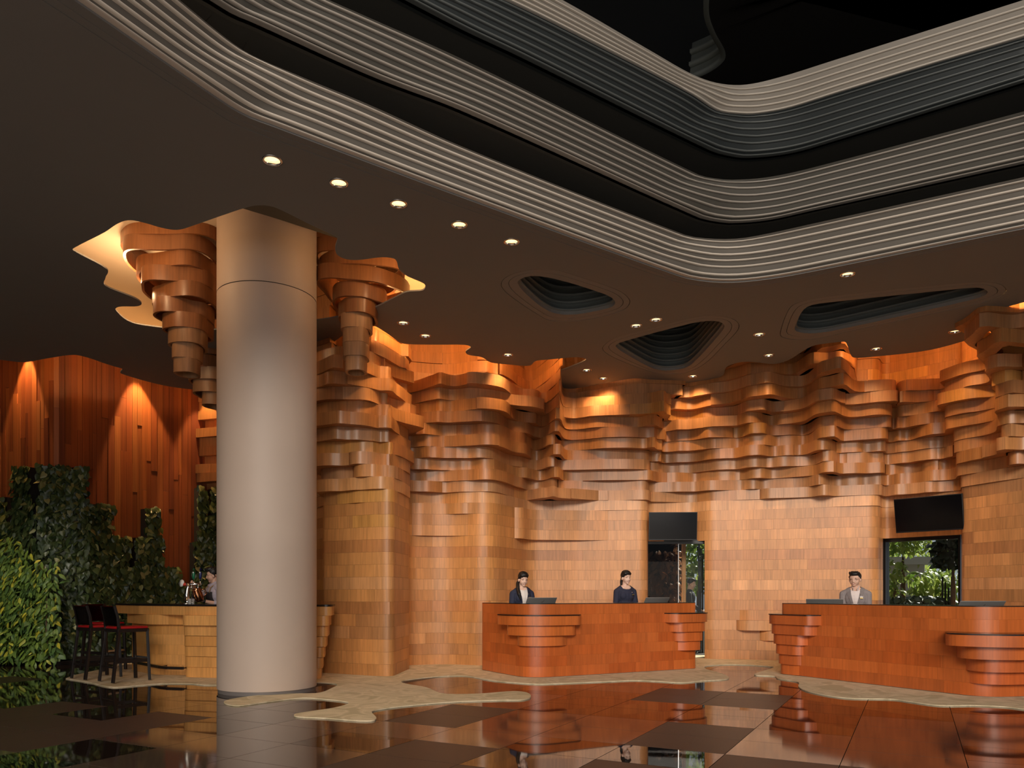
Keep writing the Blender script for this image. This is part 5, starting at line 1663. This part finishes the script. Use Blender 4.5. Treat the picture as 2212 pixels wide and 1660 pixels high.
def person(label, loc, yaw, scale, skin, outfit, arms, head_pitch=0.0, head_yaw=0.0, female=True, hairstyle='tail_back', smile=True, group=None, torso_pitch=0.0, hw=1.06):
    t_ = thing('person', label, 'person', loc, yaw)
    t_.scale = (scale,) * 3
    sw = 0.160 if female else 0.190           # shoulder half width
    TP = Matrix.Rotation(torso_pitch, 3, 'X')
    def tq(p):                                # lean the upper body about the hips
        p = Vector(p)
        if p.z < 0.95: return p
        return TP @ (p - Vector((0, 0, 0.95))) + Vector((0, 0, 0.95))
    PV = tq((0, 0.012, 1.47))
    HM = Matrix.Rotation(head_yaw, 3, 'Z') @ Matrix.Rotation(head_pitch, 3, 'X')
    def hq(p):
        p = Vector(p)
        return HM @ (Vector((p.x * hw, p.y, p.z)) - Vector((0, 0.012, 1.47))) + PV
    def hell(bm, c, r_, **k): ell(bm, hq(c), (r_[0] * hw, r_[1], r_[2]), HM, **k)
    def torso(bm, g=0.0, low=0.90):
        if low < 0.93: ell(bm, (0, 0.005, 0.95), ((0.165 if female else 0.162) + g, 0.112 + g, 0.13 + g))
        ell(bm, tq((0, 0.0, 1.10)), ((0.128 if female else 0.150) + g, 0.096 + g, 0.17 + g))
        ell(bm, tq((0, 0.0, 1.27)), ((0.148 if female else 0.172) + g, 0.108 + g, 0.155 + g))
        for s in (-1, 1):
            capsule(bm, tq((s * 0.045, 0.012, 1.402)), tq((s * (sw - 0.025), 0.012, 1.352)), 0.060 + g, 0.050 + g)
            if female: ell(bm, tq((s * 0.060, -0.058, 1.268)), (0.066 + g, 0.050 + g, 0.070 + g))
    joints = {}
    for s, key in ((-1, 'R'), (1, 'L')):
        sh = tq((s * sw, 0.012, 1.338))
        el, wr = Vector(arms[key][0]), Vector(arms[key][1])
        joints[key] = (sh, el, wr)
    def arms_(bm, g=0.0, upto=1.0):
        for k, (sh, el, wr) in joints.items():
            capsule(bm, sh, el, 0.050 + g, 0.039 + g)
            e2 = el.lerp(wr, upto)
            if upto > 0: capsule(bm, el, e2, 0.038 + g, (0.038 - 0.012 * upto) + g)
    # ---- the body
    bm = bmesh.new()
    torso(bm)
    arms_(bm)
    capsule(bm, tq((0, 0.018, 1.38)), hq((0, 0.012, 1.52)), 0.054 if female else 0.062, 0.050 if female else 0.057)
    hell(bm, (0, 0.014, 1.615), (0.073, 0.090, 0.094))
    hell(bm, (0, -0.022, 1.560), (0.058 if female else 0.063, 0.066, 0.079))
    hell(bm, (0, -0.058, 1.502), (0.026, 0.024, 0.022))
    for s in (-1, 1):
        hell(bm, (s * 0.030, -0.046, 1.556), (0.030, 0.029, 0.036))
        hell(bm, (s * 0.074, 0.012, 1.575), (0.010, 0.021, 0.030))
        hell(bm, (s * 0.028, -0.056, 1.618), (0.030, 0.017, 0.014))
    capsule(bm, hq((0, -0.078, 1.604)), hq((0, -0.094, 1.566)), 0.0085, 0.0125)
    for s in (-1, 1):
        hell(bm, (s * 0.011, -0.086, 1.562), (0.008, 0.010, 0.007))
        capsule(bm, (s * 0.088, 0.0, 0.90), (s * 0.095, -0.01, 0.50), 0.082, 0.054)
        capsule(bm, (s * 0.095, -0.01, 0.50), (s * 0.098, 0.015, 0.10), 0.052, 0.036)
        capsule(bm, (s * 0.100, 0.03, 0.045), (s * 0.110, -0.12, 0.035), 0.036, 0.030)
    # hands: palm, four unequal bent fingers and a thumb from the side of the palm
    for k, (sh, el, wr) in joints.items():
        s = -1 if k == 'R' else 1
        fd = (wr - el).normalized()
        pn = Vector(arms[k][2]).normalized()          # the way the palm faces
        pn = (pn - fd * pn.dot(fd)).normalized()
        sd = fd.cross(pn) * arms[k][3]                # towards the thumb
        curl = arms[k][4]
        pc = wr + fd * 0.048
        ell(bm, pc, (0.040, 0.046, 0.017), Matrix((sd, fd, pn)).transposed(), u=12, v=8)
        for q, ln in enumerate((0.068, 0.076, 0.071, 0.056)):
            b0 = wr + fd * 0.082 + sd * (0.030 - q * 0.0195)
            d1 = (fd * math.cos(curl) + pn * math.sin(curl))
            d2 = (fd * math.cos(curl * 2.1) + pn * math.sin(curl * 2.1))
            d3 = (fd * math.cos(curl * 2.9) + pn * math.sin(curl * 2.9))
            k1 = b0 + d1 * ln * 0.45; k2 = k1 + d2 * ln * 0.32
            capsule(bm, b0 - fd * 0.02, k1, 0.0092, 0.0085, 8)
            capsule(bm, k1, k2, 0.0086, 0.0080, 8)
            capsule(bm, k2, k2 + d3 * ln * 0.25, 0.0080, 0.0070, 8)
        tb = wr + fd * 0.025 + sd * 0.030
        d1 = (fd * 0.7 + sd * 0.6 + pn * 0.35).normalized()
        k1 = tb + d1 * 0.042
        capsule(bm, tb - d1 * 0.01, k1, 0.013, 0.0105, 8)
        capsule(bm, k1, k1 + (fd * 0.75 + sd * 0.15 + pn * 0.55).normalized() * 0.030, 0.0102, 0.0085, 8)
    body_me = remesh(bm, 0.0055, 0.45, 2)
    put('body', body_me, skin, t_)
    bvh = BVHTree.FromPolygons([v.co for v in body_me.vertices], [tuple(p.vertices) for p in body_me.polygons])
    fwd = HM @ Vector((0, -1, 0))
    def face(x, z):
        o = hq((x, -0.3, z))
        hit = bvh.ray_cast(o, -fwd)
        return hit[0] if hit[0] is not None else hq((x, -0.09, z))
    def feat(name, mat, lst):
        bm = bmesh.new()
        for (x, z, r_, rz, push) in lst:
            rr = HM @ Matrix.Rotation(rz, 3, 'Y')
            ell(bm, face(x, z) - fwd * push, r_, rr, 10, 8)
        return bm_obj(name, bm, mat, t_, True)
    feat('eye', M['eye'], [(0.030, 1.598, (0.0125, 0.005, 0.0048), -0.10, 0.0005)])
    feat('eye', M['eye'], [(-0.030, 1.598, (0.0125, 0.005, 0.0048), 0.10, 0.0005)])
    feat('eyebrow', M['brow'], [(0.031, 1.622, (0.018, 0.0035, 0.0030), -0.10, 0.0)])
    feat('eyebrow', M['brow'], [(-0.031, 1.622, (0.018, 0.0035, 0.0030), 0.10, 0.0)])
    feat('mouth', M['lips'], [(-0.011, 1.5285, (0.015, 0.005, 0.0050), 0.30, 0.0), (0.011, 1.5285, (0.015, 0.005, 0.0050), -0.30, 0.0), (0, 1.524, (0.013, 0.005, 0.0052), 0, 0.0)])
    if smile:
        feat('teeth', M['teeth'], [(0, 1.5285, (0.014, 0.0062, 0.0030), 0, -0.0012)])
    # ---- hair
    bm = bmesh.new()
    if female:
        hell(bm, (0, 0.024, 1.634), (0.0815, 0.094, 0.092))
        hell(bm, (0, 0.010, 1.678), (0.077, 0.090, 0.056))
        for s in (-1, 1):
            hell(bm, (s * 0.036, -0.024, 1.670), (0.040, 0.048, 0.036))
            capsule(bm, hq((s * 0.069, -0.012, 1.650)), hq((s * 0.069, 0.032, 1.585)), 0.015, 0.018)
        if hairstyle == 'tail_front':
            capsule(bm, hq((0, 0.095, 1.59)), hq((-0.050, 0.075, 1.50)), 0.036, 0.034)
            capsule(bm, hq((-0.050, 0.075, 1.50)), tq((-0.090, -0.030, 1.42)), 0.034, 0.036)
            capsule(bm, tq((-0.090, -0.030, 1.42)), tq((-0.095, -0.115, 1.33)), 0.036, 0.034)
            capsule(bm, tq((-0.095, -0.115, 1.33)), tq((-0.080, -0.128, 1.24)), 0.034, 0.010)
        else:
            capsule(bm, hq((0, 0.098, 1.585)), hq((-0.010, 0.112, 1.51)), 0.030, 0.028)
            capsule(bm, hq((-0.010, 0.112, 1.51)), tq((-0.035, 0.105, 1.37)), 0.028, 0.012)
    else:
        hell(bm, (0, 0.030, 1.640), (0.081, 0.088, 0.088))
        hell(bm, (0, -0.012, 1.690), (0.072, 0.078, 0.042))
        hr = random.Random(4)
        for q in range(26):
            a = hr.uniform(-1.1, 1.1)
            x = 0.066 * math.sin(a)
            capsule(bm, hq((x, -0.045 + hr.uniform(0, 0.08), 1.705)), hq((x * 1.1 + hr.uniform(-.015, .015), -0.072 + hr.uniform(-0.01, 0.1), 1.715 + hr.uniform(-0.01, 0.022))), 0.013, 0.004, 6)
        for s in (-1, 1):
            capsule(bm, hq((s * 0.074, -0.010, 1.64)), hq((s * 0.073, 0.035, 1.57)), 0.009, 0.011)
    put('hair', remesh(bm, 0.0055, 0.6, 1), M['hair'], t_)
    # ---- clothes
    bm = bmesh.new(); torso(bm, 0.013, 0.95); 
    upto = {'blazer': 0.93, 'dress': 0.10, 'apron': 0.25}[outfit['kind']]
    arms_(bm, 0.013, upto)
    if outfit['kind'] == 'blazer':
        ell(bm, (0, 0.0, 0.93), (0.182, 0.132, 0.12))
    top = remesh(bm, 0.0065, 1.0, 2)
    # open the neckline
    def hole(c, n):
        v = c - tq((0, -0.01, 1.445))
        return v.length < outfit.get('neck', 0.085) and c.z > 1.36
    bmt = bmesh.new(); bmt.from_mesh(top)
    for f in [f for f in bmt.faces if hole(f.calc_center_median(), f.normal)]: bmt.faces.remove(f)
    relax(bmt)
    bmt.to_mesh(top); bmt.free()
    for p in top.polygons: p.use_smooth = True
    top.update()
    if outfit['kind'] == 'blazer':
        put('jacket', top, outfit['mat'], t_)
        def vee(c, n, k=1.0, off_=0.0):
            zz = c.z
            w = 0.010 + 0.060 * sstep(1.05, 1.42, zz) if zz > 1.03 else 0
            return n.y < -0.15 and abs(c.x) < w * k + off_ and c.y < 0 and zz < 1.47
        off_panel(top, lambda c, n: vee(c, n, 1.9, 0.006) and not vee(c, n, 1.0) and c.z > 1.12, 0.006, 'lapel', outfit['lapel'], t_)
        off_panel(top, lambda c, n: vee(c, n, 1.05), 0.003, 'shirt', outfit['inner'], t_)
        if outfit.get('collar'):
            bm = bmesh.new()
            for s in (-1, 1):
                bar(bm, tq((s * 0.062, 0.01, 1.470)), tq((s * 0.030, -0.092, 1.405)), 0.006, 0.042)
            bm_obj('shirt_collar', bm, outfit['inner'], t_)
        bm = bmesh.new(); box(bm, tq((0.095, -0.128, 1.275)), (0.045, 0.008, 0.014), TP); bm_obj('name_badge', bm, M['gold'], t_)
        bm = bmesh.new(); ell(bm, tq((0.075, -0.118, 1.335)), (0.006, 0.004, 0.006)); bm_obj('lapel_pin', bm, M['chrome'], t_)
        if outfit.get('square'):
            bm = bmesh.new()
            for q in range(3):
                vs_ = box(bm, tq((0.080 + q * 0.014, -0.130, 1.292 + 0.004 * (q % 2))), (0.016, 0.006, 0.024), TP @ Matrix.Rotation((q - 1) * 0.4, 3, 'Y'))
            bm_obj('pocket_square', bm, M['blouse'], t_)
    elif outfit['kind'] == 'dress':
        put('dress', top, outfit['mat'], t_)
        bm = bmesh.new(); box(bm, tq((0.085, -0.140, 1.285)), (0.045, 0.008, 0.014), TP @ Matrix.Rotation(-0.25, 3, 'Y')); bm_obj('name_badge', bm, M['gold'], t_)
        bm = bmesh.new(); ell(bm, tq((0.070, -0.130, 1.325)), (0.006, 0.004, 0.006)); bm_obj('brooch', bm, M['chrome'], t_)
    else:
        put('shirt', top, outfit['mat'], t_)
        off_panel(top, lambda c, n: n.y < 0.25 and abs(c.x) < 0.125 and c.z < 1.31 and c.y < 0.03, 0.008, 'apron', M['apron'], t_)
        bm = bmesh.new()
        for s in (-1, 1):
            tube(bm, [tq((s * 0.10, -0.125, 1.30)), tq((s * 0.085, -0.100, 1.38)), tq((s * 0.075, 0.0, 1.455)), tq((s * 0.05, 0.10, 1.38))], 0.009, 6)
        bm_obj('apron_strap', bm, M['strap'], t_, True)
        bm = bmesh.new()
        for s in (-1, 1): bar(bm, tq((s * 0.062, 0.01, 1.470)), tq((s * 0.026, -0.092, 1.405)), 0.006, 0.042)
        bm_obj('shirt_collar', bm, M['lilac'], t_)
    bm = bmesh.new()
    if female:
        ell(bm, (0, 0.005, 0.95), (0.180, 0.128, 0.13))
        tube(bm, [(0, 0.003, 0.98), (0, 0.0, 0.75), (0, 0.0, 0.52)], [0.165, 0.19, 0.175], 20)
        put('skirt', remesh(bm, 0.014, 1.0, 1), outfit.get('low', M['trouser']), t_)
    else:
        ell(bm, (0, 0.005, 0.95), (0.176, 0.125, 0.12))
        for s in (-1, 1):
            capsule(bm, (s * 0.088, 0.0, 0.90), (s * 0.095, -0.01, 0.50), 0.095, 0.070)
            capsule(bm, (s * 0.095, -0.01, 0.50), (s * 0.098, 0.012, 0.12), 0.068, 0.056)
        put('trousers', remesh(bm, 0.014, 1.0, 1), outfit.get('low', M['trouser']), t_)
    for s in (-1, 1):
        bm = bmesh.new(); capsule(bm, (s * 0.100, 0.035, 0.045), (s * 0.112, -0.135, 0.040), 0.045, 0.040)
        put('shoe', remesh(bm, 0.012, 1.0, 1), M['shoe'], t_)
    if outfit.get('glasses'):
        gl = None
        for s in (-1, 1):
            bm = bmesh.new()
            c = face(s * 0.031, 1.596) + fwd * 0.011
            pts = [c + HM @ Vector((0.022 * math.cos(a), 0, 0.017 * math.sin(a))) for a in [2 * PI * k / 16 for k in range(17)]]
            tube(bm, pts, 0.0014, 6)
            tube(bm, [c + HM @ Vector((s * 0.022, 0, 0.004)), hq((s * 0.076, -0.01, 1.600))], 0.0014, 6)
            if s == 1: tube(bm, [c + HM @ Vector((-0.022, 0, 0.002)), c + HM @ Vector((-0.040, 0, 0.002))], 0.0014, 6)
            bm_obj('spectacle_rim', bm, M['wire'], t_)
    return t_, hq, tq

HANGR = ((-0.20, -0.02, 1.08), (-0.13, -0.24, 0.99), (0, 0, -1), -1, 0.35)
HANGL = ((0.20, -0.02, 1.08), (0.13, -0.24, 0.99), (0, 0, -1), 1, 0.35)
hz = 0.0
person('woman in a navy blazer and white top with a ponytail, looking down at her monitor', (pxX(1128, 12.25), 12.25, 0.014), 0.34, 1.60 / 1.715, M['skin_a'],
       dict(kind='blazer', mat=M['navy'], lapel=M['navy_lapel'], inner=M['blouse'], neck=0.082), dict(R=HANGR, L=HANGL), head_pitch=0.28, head_yaw=0.10, female=True, hairstyle='tail_front')
person('woman in a short-sleeved navy dress with a ponytail, standing behind the desk', (pxX(1351, 13.2), 13.2, 0.014), 0.30, 1.643 / 1.715, M['skin_a'],
       dict(kind='dress', mat=M['navy2'], low=M['navy2'], neck=0.098), dict(R=HANGR, L=HANGL), head_pitch=0.12, head_yaw=0.22, female=True, hairstyle='tail_back')
person('man with glasses in a grey blazer and pale shirt behind the long desk', (pxX(1848, 11.9), 11.9, 0.014), -0.45, 1.60 / 1.725, M['skin_b'],
       dict(kind='blazer', mat=M['grey'], lapel=M['lapel'], inner=M['shirt'], collar=True, square=True, glasses=True, neck=0.088), dict(R=HANGR, L=HANGL), head_pitch=0.16, head_yaw=-0.28, female=False, hw=1.2)
bar_arms = dict(L=((0.30, -0.04, 1.11), (0.26, -0.29, 1.17), (-0.5, 0, 0.7), -1, 0.8), R=((-0.20, -0.24, 1.20), (0.11, -0.37, 1.42), (0.3, -0.8, 0.1), 1, 1.0))
bp_, bhq, btq = person('barman in a lilac shirt and dark apron at the taps, half hidden by the column', (pxX(463, 12.3), 12.3, 0.0), -0.80, 1.70 / 1.725, M['skin_b'],
       dict(kind='apron', mat=M['lilac'], neck=0.085), bar_arms, head_pitch=0.26, head_yaw=-0.40, hw=1.1, female=False, smile=False)
# wrist watch, moving with the barman
bm = bmesh.new()
el_, wr_ = Vector(bar_arms['L'][0]), Vector(bar_arms['L'][1])
dd = (wr_ - el_).normalized()
tube(bm, [wr_ - dd * 0.03, wr_ - dd * 0.005], 0.033, 14); bm_obj('wrist_watch', bm, M['black'], bp_, True)
# copper pitcher held at the tap
MW = Matrix.Translation(bp_.location) @ Matrix.Rotation(-0.80, 4, 'Z') @ Matrix.Scale(bp_.scale.x, 4)
hp = MW @ Vector((0.27, -0.40, 1.245)) + Vector((0.055, 0, 0))
pit = thing('copper_pitcher', 'copper-coloured pitcher of beer held by the barman under the tap', 'pitcher', hp - Vector((0, 0, 0.06)))
pit.rotation_euler = (0.15, -0.30, 0.3)
bm = bmesh.new(); lathe(bm, [(0.050, -0.02), (0.066, 0.02), (0.072, 0.09), (0.062, 0.165), (0.066, 0.185), (0.060, 0.185), (0.056, 0.165), (0.066, 0.09), (0.055, 0.0)], n=24, cap=True); bm_obj('jug_body', bm, M['copper'], pit, True)
bm = bmesh.new(); tube(bm, [(0.066, 0, 0.15), (0.12, 0, 0.14), (0.125, 0, 0.07), (0.068, 0, 0.03)], 0.009, 8); bm_obj('jug_handle', bm, M['copper'], pit, True)
# added figure standing in for a reflection in the doorway glass
person('dark-suited figure outside the doorway glass, standing in for a reflection', (pxX(1491, 16.4), 16.4, 0.0), 1.25, 1.60 / 1.725, M['skin_b'],
       dict(kind='blazer', mat=M['trouser'], lapel=M['navy_lapel'], inner=M['navy_lapel'], neck=0.085), dict(R=HANGR, L=HANGL), head_pitch=0.25, female=False, smile=False)
